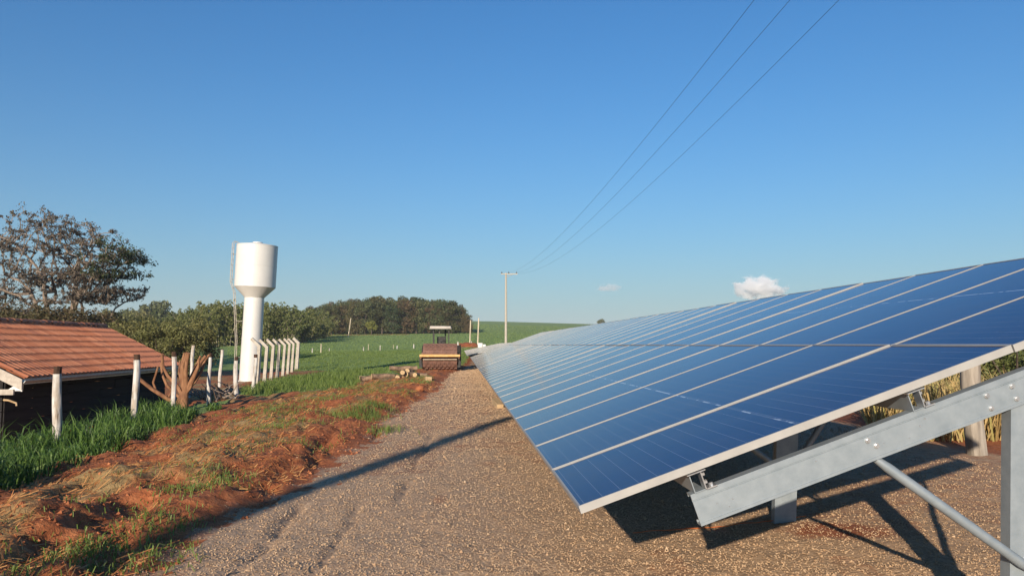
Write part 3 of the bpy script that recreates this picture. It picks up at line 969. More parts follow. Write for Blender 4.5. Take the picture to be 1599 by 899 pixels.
# small posts out in the meadow
for k, (px, pb, pt, Y, r, dark) in enumerate([(487.5, 551, 543.5, 130, .10, 0), (501, 551, 536.5, 128, .085, 1), (514, 548.5, 543.5, 135, .07, 0), (567.5, 548, 541, 135, .09, 0), (575, 547, 537, 140, .05, 1),
                                       (593.5, 547, 539, 138, .08, 0), (614, 545, 538, 142, .04, 1), (620, 544.5, 539.5, 146, .10, 0), (646, 544, 537, 140, .11, 0), (715, 542, 533.5, 108, .13, 0), (736, 539.5, 532.5, 118, .07, 0)]):
    p = ground_hit(px, pb, 60); r *= p.y / Y; Y = p.y; zt = at(px, pt, Y).z
    g = hz(p.x, p.y)
    LB = ['short white post in the meadow nearest the concrete enclosure', 'tall brown stake in the meadow right of the enclosure', 'tiny white post in the meadow beside the brown stake',
          'white post in mid meadow left of a thin stake', 'thin grey stake in mid meadow next to a white post', 'pale slim post in the meadow above the long log', 'thinnest dark stake in the meadow above the log heap',
          'squat white post in the meadow above the log heap', 'white post in the meadow just left of the road roller', 'white post in the meadow just right of the road roller', 'white post by the red soil heap near the two slim poles']
    m = MB()
    m.tube([(0, 0, -.2), (.01, 0, (zt - g) * .5), (0.02, 0, zt - g)], [r, r * .95, r * .85], 8)
    o = m.build('meadow_post', PALEWOOD if dark else WPOST)
    o.location = (p.x, p.y, g)
    tag(o, LB[k], 'fence post', 'small posts standing in the meadow')

# ------------------------------------------------------------------ shed with clay tiles
e0 = at(29, 590.5, 17.4)
shed = empty('tiled_shed', (e0.x, e0.y, -1.5), R(4.5), 'low dark wooden shed under an orange clay tile roof', 'shed')
# local frame: Y along the eave (away), -X towards the ridge, Z up ; eave at z = ez
ez = e0.z + 1.5
SL, RUN, RISE = 10.4, 2.62, 1.33
sl = math.hypot(RUN, RISE); ang = math.atan2(RISE, RUN)
ex = Vector((-math.cos(ang), 0, math.sin(ang))); en = Vector((math.sin(ang), 0, math.cos(ang)))
m = MB()
for sgn in (1, -1):
    m2_ = MB()
p_e, p_r = Vector((0, 0, ez - 0.03)), Vector((-RUN, 0, ez - 0.03 + RISE))
p_l = Vector((-2 * RUN, 0, ez - 0.03))
th = Vector((0, 0, -0.05))
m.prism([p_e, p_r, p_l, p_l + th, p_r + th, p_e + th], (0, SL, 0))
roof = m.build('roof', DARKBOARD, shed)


def tile_mesh():
    prof = [(0, .014), (.012, 0), (.085, 0), (.10, .012), (.118, .040), (.148, .055), (.178, .040), (.196, .012), (.214, .010)]
    LT, th_ = 0.43, 0.013
    vs, fs = [], []
    for yy, lift in ((0, 0.017), (LT, 0.0)):
        for x, z in prof: vs.append(Vector((yy, x, z + lift)))
        for x, z in prof: vs.append(Vector((yy, x, z + lift - th_)))
    k = len(prof)
    for i in range(k - 1):
        fs.append((i, i + 1, 2 * k + i + 1, 2 * k + i))
        fs.append((k + i, 3 * k + i, 3 * k + i + 1, k + i + 1))
        fs.append((i, k + i, k + i + 1, i + 1))
    m = MB(); m.add(vs, fs)
    return m.mesh('tile')


TM = tile_mesh(); TM.materials.append(TILE)
cols, rows = int(SL / 0.215), 8
step = (sl - 0.06) / rows
cand = []
for c in range(cols):
    for r_ in range(rows):
        cand.append((c * 0.215, r_ * step))
cand.sort(key=lambda q: q[0] - 0.3 * q[1])
TB = Matrix(((ex.x, 0, en.x, 0), (ex.y, 1, en.y, 0), (ex.z, 0, en.z, ez), (0, 0, 0, 1)))     # X up the slope, Y along, Z out
TB = Matrix.Translation(Vector((0.07, 0, 0))) @ TB
rest = MB()
for i, (yy, uu) in enumerate(cand):
    Mt = TB @ Matrix.Translation((uu - 0.05, yy + prng.uniform(-.004, .004), 0.012 + prng.uniform(0, .004))) @ Matrix.Rotation(R(prng.uniform(-1.0, 1.0)), 4, 'Z')
    if i < 300:
        o = link('tile', TM, None, roof); o.matrix_basis = Mt
    else:
        rest.add([Mt @ v.co for v in TM.vertices], [tuple(p_.vertices) for p_ in TM.polygons])
o = rest.build('far_tiles', TILE, roof); o['kind'] = 'stuff'
# back slope, out of sight from the road: same tiles joined
rest = MB()
TBb = Matrix(((-ex.x, 0, -en.x, -2 * RUN - 0.07), (0, 1, 0, 0), (ex.z, 0, en.z, ez), (0, 0, 0, 1)))
for yy, uu in cand:
    Mt = TBb @ Matrix.Translation((uu - 0.05, yy, 0.012))
    rest.add([Mt @ v.co for v in TM.vertices], [tuple(p_.vertices) for p_ in TM.polygons])
o = rest.build('back_tiles', TILE, roof); o['kind'] = 'stuff'
# ridge tiles
rm = MB(); vs, fs = [], []
for yy, rr in ((0, .135), (.40, .095)):
    for k in range(9):
        a = math.pi * k / 8
        vs.append(Vector((rr * math.cos(a), yy, rr * 0.75 * math.sin(a))))
    for k in range(9):
        a = math.pi * k / 8
        vs.append(Vector(((rr - .014) * math.cos(a), yy, (rr - .014) * 0.75 * math.sin(a))))
for k in range(8):
    fs += [(k, k + 1, 18 + k + 1, 18 + k), (9 + k, 27 + k, 27 + k + 1, 9 + k + 1), (k, 9 + k, 9 + k + 1, k + 1)]
rm.add(vs, fs); RM = rm.mesh('ridge_tile'); RM.materials.append(TILE)
for k in range(int(SL / 0.345)):
    o = link('ridge_tile', RM, None, roof)
    o.location = (-RUN + 0.03, k * 0.345, ez + RISE + 0.035 + prng.uniform(-.008, .008))
    o.rotation_euler = (R(4.5), 0, R(prng.uniform(-1.5, 1.5)))
# gable verge at the far end, barge board at the near end
for yy, nm in ((-0.055, 'barge_board'), (SL + 0.03, 'barge_board')):
    m = MB()
    for q in (1, -1):
        pass
    a, b, c_ = Vector((0.10, yy, ez - 0.02)), Vector((-RUN, yy, ez + RISE + 0.01)), Vector((-2 * RUN - 0.10, yy, ez - 0.02))
    dn_ = Vector((0, 0, -0.24))
    m.prism([a, b, c_, c_ + dn_, b + dn_, a + dn_], (0, 0.028, 0))
    m.build(nm, BARGE, shed)
# gutter along the eave
m = MB()
pr = []
for k in range(9):
    a = math.pi + math.pi * k / 8
    pr.append((0.10 + 0.055 * math.cos(a), 0, ez - 0.045 + 0.06 * math.sin(a)))
pr += [(0.145, 0, ez - 0.045)] + [(0.10 + 0.045 * math.cos(math.pi + math.pi * (8 - k) / 8), 0, ez - 0.045 + 0.05 * math.sin(math.pi + math.pi * (8 - k) / 8)) for k in range(9)]
m.prism(pr, (0, SL + 0.1, 0), (0, -0.02, 0))
m.box((0.03, SL / 2, ez - 0.075), (0.022, SL, 0.13))
m.build('gutter', GUTTER, shed)
# tie beam and soffit box under the near gable
m = MB(); m.box((-RUN, 0.03, ez - 0.30), (2 * RUN - 0.2, 0.06, 0.12)); m.build('tie_beam', BARGE, shed)
m = MB()
m.prism([(0.0, 0, ez - 0.06), (-0.40, 0, ez - 0.30), (-0.02, 0, ez - 0.30)], (0, 0.04, 0), (0, 0.2, 0)); m.build('eave_bracket', GUTTER, shed)
# walls: rows of broad dark boards
wx = -0.42
bh = 0.235
z0 = 0.0
r_ = 0
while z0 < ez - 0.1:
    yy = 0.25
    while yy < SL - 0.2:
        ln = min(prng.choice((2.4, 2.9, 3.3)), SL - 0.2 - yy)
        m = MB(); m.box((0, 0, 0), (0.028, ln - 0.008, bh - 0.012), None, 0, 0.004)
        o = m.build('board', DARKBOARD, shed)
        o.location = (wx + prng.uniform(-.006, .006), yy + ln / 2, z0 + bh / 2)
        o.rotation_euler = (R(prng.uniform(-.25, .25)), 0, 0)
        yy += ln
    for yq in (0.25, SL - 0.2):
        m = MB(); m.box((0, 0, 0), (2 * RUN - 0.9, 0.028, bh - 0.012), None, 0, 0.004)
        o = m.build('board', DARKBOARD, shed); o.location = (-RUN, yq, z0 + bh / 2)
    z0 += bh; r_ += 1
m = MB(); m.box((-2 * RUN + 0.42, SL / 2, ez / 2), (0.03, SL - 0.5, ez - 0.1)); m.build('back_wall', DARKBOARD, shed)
for k in range(6):
    m = MB(); m.box((-0.19, 0.4 + k * 2.0, ez - 0.115), (0.46, 0.07, 0.09)); m.build('rafter_end', DARKBOARD, shed)
m = MB(); m.tube([(-0.30, 0.02, ez - 0.47), (-0.18, -0.02, ez - 0.475), (-0.04, 0.03, ez - 0.54), (-0.03, 0.03, ez - 0.60)], 0.022, 8); m.build('pipe_stub', CUTWOOD, shed)

# ------------------------------------------------------------------ water tower
tb_ = at(389, 599, 44)
tw = empty('water_tower', (tb_.x, tb_.y, tb_.z - 0.15), 0, 'white steel cup-shaped water tower on a slim column', 'water tower')
tw.rotation_euler = (0, R(2.1), 0)
m = MB(); m.lathe([(0.56, -0.5), (0.56, 0.2), (0.545, 2.5), (0.53, 4.93)], 40); m.build('column', WHITE, tw)
m = MB()
m.lathe([(0.53, 4.93), (0.56, 4.97), (1.10, 5.52)], 48)
m.lathe([(1.112, 5.521), (1.112, 6.72), (1.1125, 7.86)], 48)
m.lathe([(1.118, 6.69), (1.121, 6.70), (1.121, 6.715), (1.118, 6.725)], 48)
m.lathe([(1.125, 7.82), (1.125, 7.87)], 48)
m.lathe([(1.11, 7.872), (0.30, 8.0)], 48)
m.build('tank', WHITE, tw)
m = MB(); m.lathe([(0.27, 8.0), (0.27, 8.06), (0.0, 8.08)], 20); m.build('manhole', WHITE, tw)
m = MB(); m.lathe([(0.78, -0.5), (0.78, 0.04), (0.0, 0.04)], 28); m.build('footing', CONCRETE, tw)
m = MB()
for dy in (-0.13, 0.13):
    m.tube([(-0.72, dy - .3, 0.1), (-0.76, dy - .3, 2.5), (-1.02, dy - .35, 5.2), (-1.24, dy - .35, 5.75), (-1.24, dy - .35, 7.9), (-1.12, dy - .35, 8.02), (-0.95, dy - .3, 7.95)], 0.021, 8)
for k in range(24):
    z = 0.4 + k * 0.315
    xx = np.interp(z, [0.1, 2.5, 5.2, 5.75, 7.9], [-.72, -.76, -1.02, -1.24, -1.24]); yy = np.interp(z, [2.5, 5.2], [-.3, -.35])
    m.tube([(xx, yy - .13, z), (xx, yy + .13, z)], 0.012, 6)
for z, xx, xr_ in ((1.6, -.74, -.55), (3.6, -.86, -.53), (5.9, -1.24, -1.08), (7.3, -1.24, -1.08)):
    m.tube([(xx, -.33, z), (xr_, -.2, z)], 0.016, 6)
m.build('ladder', CONCRETE, tw)
m = MB(); m.tube([(0.3, -0.5, 0.25), (0.34, -0.85, 0.25), (0.36, -0.95, 0.2), (0.36, -0.97, -0.3)], 0.06, 10); m.build('outlet_pipe', PALEWOOD, tw)
m = MB(); m.tube([(-0.2, -0.5, 0.3), (-0.55, -0.7, 0.32), (-0.6, -0.75, 0.28), (-0.62, -0.76, -0.3)], 0.045, 10); m.build('inlet_pipe', WHITE, tw)

# ------------------------------------------------------------------ road roller
rx, ry = -3.92, 43.2
rg_z = hz(rx, ry)
rr = empty('road_roller', (rx, ry, rg_z), R(3.8), 'rusty padfoot road roller with a white canopy parked on the road', 'road roller')
DR, DW = 0.72, 1.84
m = MB(); vs, fs = [], []
m.tube([(-DW / 2, 0, 0), (DW / 2, 0, 0)], DR - 0.022, 40)
drum = m.build('drum', RUST, rr); drum.location = (0, 0, DR)
m = MB()
for row in range(22):
    a = 2 * math.pi * row / 22 + 0.08
    for c in range(8):
        xx = -DW / 2 + 0.14 + c * (DW - 0.28) / 7 + (0.06 if row % 2 else -0.06)
        Mx = Matrix.Rotation(a, 3, 'X')
        vs = []
        for q, (sx_, sy_) in ((0.68, (.082, .066)), (0.728, (.068, .054))):
            for i_, j_ in ((-1, -1), (1, -1), (1, 1), (-1, 1)):
                vs.append(Mx @ Vector((i_ * sx_, j_ * sy_, q)) + Vector((xx, 0, 0)))
        m.add(vs, [(3, 2, 1, 0), (4, 5, 6, 7), (0, 1, 5, 4), (1, 2, 6, 5), (2, 3, 7, 6), (3, 0, 4, 7)])
o = m.build('pads', RUST, drum); o['kind'] = 'stuff'
m = MB(); m.box((0, -0.98, 0.80), (2.16, 0.16, 0.135), None, 0, 0.015); m.build('front_bar', YELLOW, rr)
m = MB(); m.box((0, -0.86, 0.60), (1.80, 0.04, 0.035)); m.build('scraper', PALEWOOD, rr)
for sx_ in (-1, 1):
    m = MB(); m.box((sx_ * 1.02, 0.15, 0.74), (0.10, 2.15, 0.24), None, 0, 0.015)
    m.box((sx_ * 0.97, 0, 0.72), (0.07, 0.5, 0.5)); m.build('side_frame', RUST, rr)
    m = MB(); m.box((sx_ * 1.05, -0.45, 0.44), (0.13, 0.16, 0.52)); m.box((sx_ * 1.02, -0.5, 0.22), (0.16, 0.14, 0.12)); m.build('mud_leg', BLACKSTEEL, rr)
m = MB(); m.box((0, 1.20, 0.80), (1.94, 0.18, 0.36)); m.box((0, 1.7, 0.7), (0.6, 0.9, 0.4)); m.build('yoke', RUST, rr)
m = MB(); m.box((0, 3.15, 1.05), (1.30, 2.1, 0.75), None, 0, 0.06); m.box((0, 2.0, 0.95), (1.5, 0.7, 0.5), None, 0, 0.04); m.build('body', RUST, rr)
for sx_ in (-1, 1):
    m = MB(); M90 = Matrix.Rotation(math.pi / 2, 3, 'Y')
    m.tube([(sx_ * .98 - .22, 0, 0), (sx_ * .98 - .19, 0, 0), (sx_ * .98 + .19, 0, 0), (sx_ * .98 + .22, 0, 0)], [0.58, 0.68, 0.68, 0.58], 28)
    wh = m.build('wheel', RUBBER, rr); wh.location = (-sx_ * 0.06, 3.2, 0.67)
    m = MB(); m.tube([(sx_ * .98 - .23, 0, 0), (sx_ * .98 + .23, 0, 0)], 0.34, 20); m.build('rim', YELLOW, wh)
m = MB(); m.box((0.0, 2.25, 1.35), (0.5, 0.5, 0.12), None, 0, 0.03); m.box((0.0, 2.48, 1.62), (0.5, 0.1, 0.45), None, 0, 0.03); m.build('seat', BLACKSTEEL, rr)
m = MB(); m.tube([(0, 1.75, 1.1), (0, 1.88, 1.55)], 0.03, 8); m.tube([(0.19 * math.cos(a * .524), 1.88 + 0.1 * math.sin(a * .524), 1.58 + 0.16 * math.sin(a * .524)) for a in range(13)], 0.015, 6); m.build('steering_wheel', BLACKSTEEL, rr)
for px_c, py_c in ((-0.44, 1.75), (0.44, 1.75), (0.22, 2.75), (-0.44, 2.75)):
    m = MB(); m.box((px_c, py_c, 1.72), (0.065, 0.065, 1.12)); m.build('canopy_post', BLACKSTEEL, rr)
m = MB(); m.box((-0.04, 2.25, 2.37), (1.20, 1.5, 0.13), None, 0, 0.03); m.box((-0.04, 2.25, 2.295), (1.24, 1.54, 0.03)); m.build('canopy', CANOPYW, rr)

# ------------------------------------------------------------------ logs
def log(px, pb, Y, L, r, az, label, dz=0.0, bark=LOGBARK, pale=False):
    p = at(px, pb, Y)
    g = hz(p.x, p.y)
    root = empty('log', (p.x, p.y, g + r * 0.9 + dz), az, label, 'log', 'cut logs lying beside the road')
    m = MB(); n_ = 6
    pts = [(-L / 2 + L * i / n_, 0.03 * math.sin(i * 1.3), 0.015 * math.cos(i * 1.7)) for i in range(n_ + 1)]
    m.tube(pts, [r * prng.uniform(.9, 1.08) for _ in pts], 12, cap=False); m.build('bark', bark, root)
    for e, nm in ((0, 'cut_end'), (n_, 'cut_end')):
        q = Vector(pts[e]); dx = -0.004 if e == 0 else 0.004
        m = MB(); m.tube([q, q + Vector((dx, 0, 0))], r * 0.985, 12); m.build(nm, CUTWOOD, root)
    return root


YL = 33.5
log(577, 582, YL + .6, 0.95, .085, R(-4), 'long pale barkless log, leftmost of the logs by the road', bark=CUTWOOD)
log(572, 589, YL - .3, 0.5, .10, R(10), 'short dark log below the long pale log')
log(598, 583, YL - .2, 0.95, .11, R(24), 'dark log with a bright white cut end beside the pale one')
log(613, 581, YL + .4, 0.55, .10, R(150), 'mid brown log behind the white-ended dark log')
for i, (px, pb, dz, az, r) in enumerate([(624, 587, 0, 80, .11), (631, 588, 0, 100, .10), (637, 589, 0, 70, .12), (629, 583, .19, 95, .10), (641, 586, .0, 60, .11), (646, 588, 0, 110, .10), (650, 590, 0, 85, .095), (655, 590, 0, 20, .10), (640, 583, .2, 75, .11)]):
    log(px, pb, YL - 0.3 + (i % 3) * .25, .6, r, R(az), 'short brown log heaped in the pile nearest the roller', dz)
log(630, 583, YL + .2, 1.15, .10, R(14), 'grey log lying across the top of the heap', .32)
for px, pb, Y, sz, lab, mt in ((669, 597, 29, .20, 'small yellow wooden block at the road edge before the roller', CUTWOOD),):
    p = at(px, pb, Y)
    m = MB(); m.box((0, 0, 0), (sz * 1.1, sz, sz * .8), Matrix.Rotation(0.4, 3, 'Z'), 0, 0.015)
    o = m.build('wood_block', mt); o.location = (p.x, p.y, hz(p.x, p.y) + sz * .35); tag(o, lab, 'wood block')
p = at(777, 632, 18.0)
m = MB(); m.box((0, 0, 0), (.15, .9, .12), Matrix.Rotation(0.15, 3, 'Z') @ Matrix.Rotation(R(5), 3, 'X'), 0, 0.006)
o = m.build('wood_block', CUTWOOD); o.location = (p.x, p.y, hz(p.x, p.y) + .07); tag(o, 'pale sawn timber block under the lower panel edge', 'wood block')
# dark clod of soil at the verge
for px, pb, Y, s_, lab in ((655, 612, 23, .09, 'dark red soil lump at the verge near the logs'),):
    p = at(px, pb, Y)
    bm = bmesh.new(); bmesh.ops.create_icosphere(bm, subdivisions=3, radius=1)
    for v in bm.verts:
        q = float(fbm(np.array([v.co.x * 1.6 + px]), np.array([v.co.y * 1.6 + v.co.z * 1.3]), 9, 3)[0])
        v.co *= (0.6 + 0.8 * q); v.co.x *= s_ * 1.5; v.co.y *= s_ * 1.2; v.co.z *= s_
    me = bpy.data.meshes.new('soil_lump'); bm.to_mesh(me); bm.free()
    o = link('soil_lump', me, CLOD); o.location = (p.x, p.y, hz(p.x, p.y) + s_ * .35); tag(o, lab, 'soil lump')

# ------------------------------------------------------------------ utility poles and wires
PB_ = at(790, 534, 118)
pole = empty('utility_pole', (PB_.x, PB_.y, hz(PB_.x, PB_.y)), 0, 'tall pale concrete power pole with crossarm beyond the panels', 'utility pole')
ptop = at(790, 426, 118).z - pole.location.z
m = MB(); m.tube([(0, 0, -.5), (0, 0, ptop)], [0.21, 0.13], 12); m.build('shaft', CONCRETE, pole)
m = MB(); m.box((0.50, -0.14, ptop - .18), (2.5, 0.12, 0.14)); m.tube([(0.0, -.16, ptop - .75), (0.95, -.16, ptop - .26)], 0.03, 6); m.build('crossarm', CONCRETE, pole)
WX = (-0.62, 0.42, 1.58)
for xx in WX:
    m = MB(); m.lathe([(.03, 0), (.03, .05), (.09, .07), (.07, .12), (.10, .15), (.06, .21), (.03, .26)], 10); o = m.build('insulator', BAREWOOD, pole); o.location = (xx, -.14, ptop - .11)
for j, xx in enumerate(WX):
    m = MB(); pts = []
    for i in range(60):
        Y = 117.9 + (-22 - 117.9) * i / 59
        x0 = pole.location.x + xx + (0.085, 0.0845, 0.0865)[j] * (118 - Y)
        z = 9.45 + 0.000847 * (Y - 62.6) ** 2
        pts.append((x0, Y, z))
    pts[0] = (pole.location.x + xx, 117.86, pole.location.z + ptop + .15)
    m.tube(pts, 0.006, 5)
    tag(m.build('power_line', CABLE), ['leftmost of the three dark overhead power wires', 'middle one of the three dark overhead power wires', 'rightmost of the three dark overhead power wires'][j], 'power line', 'overhead power wires')
# poles behind the camera: one whose shadow crosses the road, one that carries the wires
def back_pole(x, y, h, label, r=0.15):
    o = empty('utility_pole', (x, y, hz(x, y)), 0, label, 'utility pole')
    m = MB(); m.tube([(0, 0, -.5), (0, 0, h)], [r * 1.15, r], 12); m.build('shaft', CONCRETE, o)
    m = MB(); m.tube([(0, 0, h), (0, 0, h + .08)], [r * .8, r * .5], 12); m.build('cap', CONCRETE, o)


SLD = Vector((-SD.x, -SD.y)).normalized()
bp_ = Vector((-2.74, 4.82)) - SLD * 15.5
back_pole(bp_.x, bp_.y, 8.5, 'pole standing behind the viewer that throws the long shadow over the road')
for px, pb, pt, Y, ln, r, lab in ((545, 527, 496.5, 190, .14, .10, 'leaning slim pole in front of the far wood'), (734, 537, 500, 125, .035, .09, 'shorter of two slim wooden poles by the red soil heap'), (746.5, 538, 496.5, 122, .04, .10, 'taller of two slim wooden poles by the red soil heap')):
    p = ground_hit(px - (pb - pt) * ln * .4, pb, 60); r *= p.y / Y; zt = at(px, pt, p.y).z
    g = hz(p.x, p.y)
    m = MB(); m.tube([(0, 0, -.3), (ln * (zt - g), 0, zt - g)], [r * 1.15, r], 8)
    o = m.build('wooden_pole', PALEWOOD); o.location = (p.x, p.y, g); tag(o, lab, 'pole', 'slim wooden poles in the fields')
# heap of red soil by the poles
p = ground_hit(729, 541, 60)
bm = bmesh.new(); bmesh.ops.create_icosphere(bm, subdivisions=4, radius=1)
for v in bm.verts:
    q = float(fbm(np.array([v.co.x * 3 + 7]), np.array([v.co.y * 2 + v.co.z * 3]), 19, 4)[0])
    v.co *= (0.7 + 0.6 * q); v.co.x *= 1.7; v.co.y *= 1.3; v.co.z *= .62
me = bpy.data.meshes.new('soil_heap'); bm.to_mesh(me); bm.free()
o = link('soil_heap', me, CLOD); o.location = (p.x, p.y, hz(p.x, p.y)); tag(o, 'low heap of red soil beside the two slim poles', 'soil heap')
p = ground_hit(750, 543, 60)
m = MB()
m.box((0, 0, .35), (.7, .6, .7), None, 0, .08); m.box((.55, .1, .25), (.5, .5, .5), None, 0, .08)
o = m.build('white_sacks', WHITE); o.location = (p.x, p.y, hz(p.x, p.y)); tag(o, 'two white bulk sacks at the foot of the taller slim pole', 'sacks')

# ------------------------------------------------------------------ trees
def leaf_cloud(centres, radii, per, size, rg, flat=0.8, up=0.0, aspect=0.5, shell=0.55, droop=0.0):
    """many small leaves spread through lumps"""
    C = np.repeat(np.array(centres), per, 0); Rr = np.repeat(np.array(radii), per)
    n = len(C)
    d = rg.normal(0, 1, (n, 3)); d /= np.linalg.norm(d, axis=1)[:, None]
    rad = (shell + (1 - shell) * rg.uniform(0, 1, n)) ** 0.7 * Rr * rg.uniform(0.75, 1.12, n)
    P = C + d * rad[:, None] * np.array([1, 1, flat])
    nrm = d * 0.7 + rg.normal(0, 0.7, (n, 3)); nrm[:, 2] += up
    nrm /= np.linalg.norm(nrm, axis=1)[:, None]
    t = np.cross(nrm, rg.normal(0, 1, (n, 3))); t[:, 2] -= droop; t /= np.linalg.norm(t, axis=1)[:, None] + 1e-9
    b = np.cross(nrm, t)
    s = size * rg.uniform(0.6, 1.35, n)
    t *= s[:, None]; b *= (s * aspect)[:, None]
    V = np.stack([P - t, P + b, P + t, P - b], 1).reshape(-1, 3)
    return V, np.arange(n * 4).reshape(-1, 4)


F_DARK = leaf_mat('dark_wood_leaves', [(0.034, 0.048, 0.018), (0.068, 0.088, 0.032), (0.12, 0.135, 0.055), (0.055, 0.07, 0.026)], 0.55, 0.2, 0.55)
F_OLIVE = leaf_mat('olive_wood_leaves', [(0.045, 0.050, 0.018), (0.085, 0.085, 0.03), (0.12, 0.115, 0.045)], 0.55, 0.2, 0.4)
F_BROWN = leaf_mat('brownish_leaves', [(0.075, 0.055, 0.026), (0.12, 0.085, 0.04), (0.075, 0.075, 0.03)], 0.6, 0.2, 0.3)
F_BAMBOO = leaf_mat('bamboo_leaves', [(0.10, 0.118, 0.032), (0.165, 0.18, 0.056), (0.25, 0.26, 0.10)], 0.5, 0.3, 0.25)
F_BUSH = leaf_mat('bush_leaves', [(0.105, 0.105, 0.032), (0.17, 0.165, 0.055), (0.24, 0.225, 0.09)], 0.6, 0.25, 0.25)
F_DRY = leaf_mat('dry_tree_leaves', [(0.085, 0.062, 0.054), (0.14, 0.10, 0.082), (0.10, 0.088, 0.055), (0.19, 0.145, 0.12)], 0.7, 0.2, 0.1)
F_DRYG = leaf_mat('green_tree_leaves', [(0.035, 0.05, 0.018), (0.06, 0.08, 0.028)], 0.6, 0.2, 0.2)
F_YELL = leaf_mat('yellow_tree_leaves', [(0.16, 0.17, 0.03), (0.22, 0.21, 0.05)], 0.6, 0.25, 0.1)


def crown_lumps(rg, w_, h_, n, zc, r0, r1):
    cs, rs = [], []
    for i in range(n):
        a = rg.uniform(0, 6.283); q = math.sqrt(rg.uniform(0, 1)); v = rg.uniform(-1, 1)
        f = math.sqrt(max(0, 1 - 0.75 * v * v))
        cs.append((math.cos(a) * q * w_ * f, math.sin(a) * q * w_ * f, zc + v * h_)); rs.append(rg.uniform(r0, r1))
    return cs, rs


def tree_proto(rg, kind):
    """unit: metres; returns trunk mesh, crown mesh"""
    pr_ = random.Random(int(rg.integers(1e6)))
    t = MB()
    if kind == 'wood':
        cs, rs = crown_lumps(rg, 3.4, 3.6, 34, 6.6, 0.9, 1.7)
        lc, lr = crown_lumps(rg, 3.2, 1.0, 10, 2.2, 0.9, 1.4)
        V, Fq = leaf_cloud(cs + lc, rs + lr, 88, 0.27, rg, 0.75, 0.35)
        t.tube([(0, 0, -.5), (.1, 0, 2), (.15, .1, 5), (.1, .1, 8)], [.28, .22, .15, .05], 7)
        for k in range(6):
            a = k * 1.05 + pr_.random(); z = 2 + k * .7
            t.tube([(.12, .05, z), (math.cos(a) * 1.2, math.sin(a) * 1.2, z + 1.2), (math.cos(a) * 2.2, math.sin(a) * 2.2, z + 2.4)], [.11, .07, .03], 5)
    elif kind == 'bamboo':
        Vs, Fs, nb_ = [], [], 0
        for k in range(34):
            a = pr_.uniform(0, 6.283); hgt = pr_.uniform(4.5, 9.2); out = pr_.uniform(0.6, 2.9) * (1.15 if hgt < 6.5 else .8)
            bx, by = math.cos(a) * out * .5, math.sin(a) * out * .5
            pts = []
            for i in range(9):
                q = i / 8
                pts.append(Vector((bx + math.cos(a) * out * q ** 2.4, by + math.sin(a) * out * q ** 2.4, hgt * (q - 0.16 * q ** 4))))
            t.tube(pts, [.05, .05, .045, .045, .04, .03, .025, .015, .008], 5, cap=False)
            # leafy side twigs that rise and then hang over
            for i in range(1, 9):
                for q in range(5 if i > 2 else 3):
                    az_ = pr_.uniform(0, 6.283); L_ = pr_.uniform(.5, 1.15) * (1.25 - .09 * i)
                    o_ = np.array(pts[i]) + np.array([0, 0, pr_.uniform(-.5, .4)])
                    dirv = np.array([math.cos(az_), math.sin(az_), pr_.uniform(.1, .7)])
                    m_ = 11
                    u_ = rg.uniform(.15, 1, m_)
                    P_ = o_ + dirv * (u_ * L_)[:, None] + np.stack([np.zeros(m_), np.zeros(m_), -.55 * L_ * u_ ** 2], 1) + rg.normal(0, .06, (m_, 3))
                    ld_ = np.stack([dirv[0] + rg.normal(0, .45, m_), dirv[1] + rg.normal(0, .45, m_), -.7 + rg.normal(0, .45, m_)], 1)
                    ld_ /= np.linalg.norm(ld_, axis=1)[:, None]
                    sd_ = np.cross(ld_, rg.normal(0, 1, (m_, 3))); sd_ /= np.linalg.norm(sd_, axis=1)[:, None]
                    s_ = rg.uniform(.22, .40, m_)
                    ld_ *= s_[:, None]; sd_ *= (s_ * .23)[:, None]
                    Vs.append(np.stack([P_ - ld_ * .2, P_ + ld_ * .35 + sd_, P_ + ld_, P_ + ld_ * .35 - sd_], 1).reshape(-1, 3))
        V = np.concatenate(Vs); Fq = np.arange(len(V)).reshape(-1, 4)
    elif kind == 'bush':
        cs, rs = crown_lumps(rg, 2.3, 1.5, 46, 1.9, 0.45, 0.95)
        V, Fq = leaf_cloud(cs, rs, 230, 0.085, rg, 0.85, 0.2, 0.42, 0.3)
        for k in range(9):
            a = k * .7; t.tube([(0, 0, -.3), (math.cos(a) * .7, math.sin(a) * .7, 1.2), (math.cos(a) * 1.6, math.sin(a) * 1.6, 2.6)], [.08, .05, .02], 5)
    elif kind == 'round':
        cs, rs = crown_lumps(rg, 2.2, 1.5, 26, 3.6, 0.6, 1.2)
        V, Fq = leaf_cloud(cs, rs, 60, 0.28, rg, 0.8, 0.3)
        t.tube([(0, 0, -.5), (.05, 0, 1.6), (.0, .1, 3.4)], [.22, .17, .08], 7)
    return t.mesh('trunk'), np_mesh('crown', V, Fq)


PRO = {}
for kind, cnt in (('wood', 5), ('bamboo', 4), ('bush', 3), ('round', 2)):
    PRO[kind] = [tree_proto(np.random.default_rng(100 + 7 * i + len(kind)), kind) for i in range(cnt)]
    for tm, _c in PRO[kind]: tm.materials.append(BARK_DARK if kind != 'bamboo' else PALEWOOD)


def plant(kind, k, loc, s, rz, leaf, name, label, cat, group, sz=None):
    tm, cm = PRO[kind][k % len(PRO[kind])]
    root = empty(name, loc, rz, label, cat, group)
    root.scale = (s, s, sz or s)
    link('trunk', tm, None, root)
    c = bpy.data.objects.new('crown', cm); COL.objects.link(c); c.parent = root
    if not cm.materials: cm.materials.append(leaf)
    c.material_slots[0].link = 'OBJECT'; c.material_slots[0].material = leaf
    return root


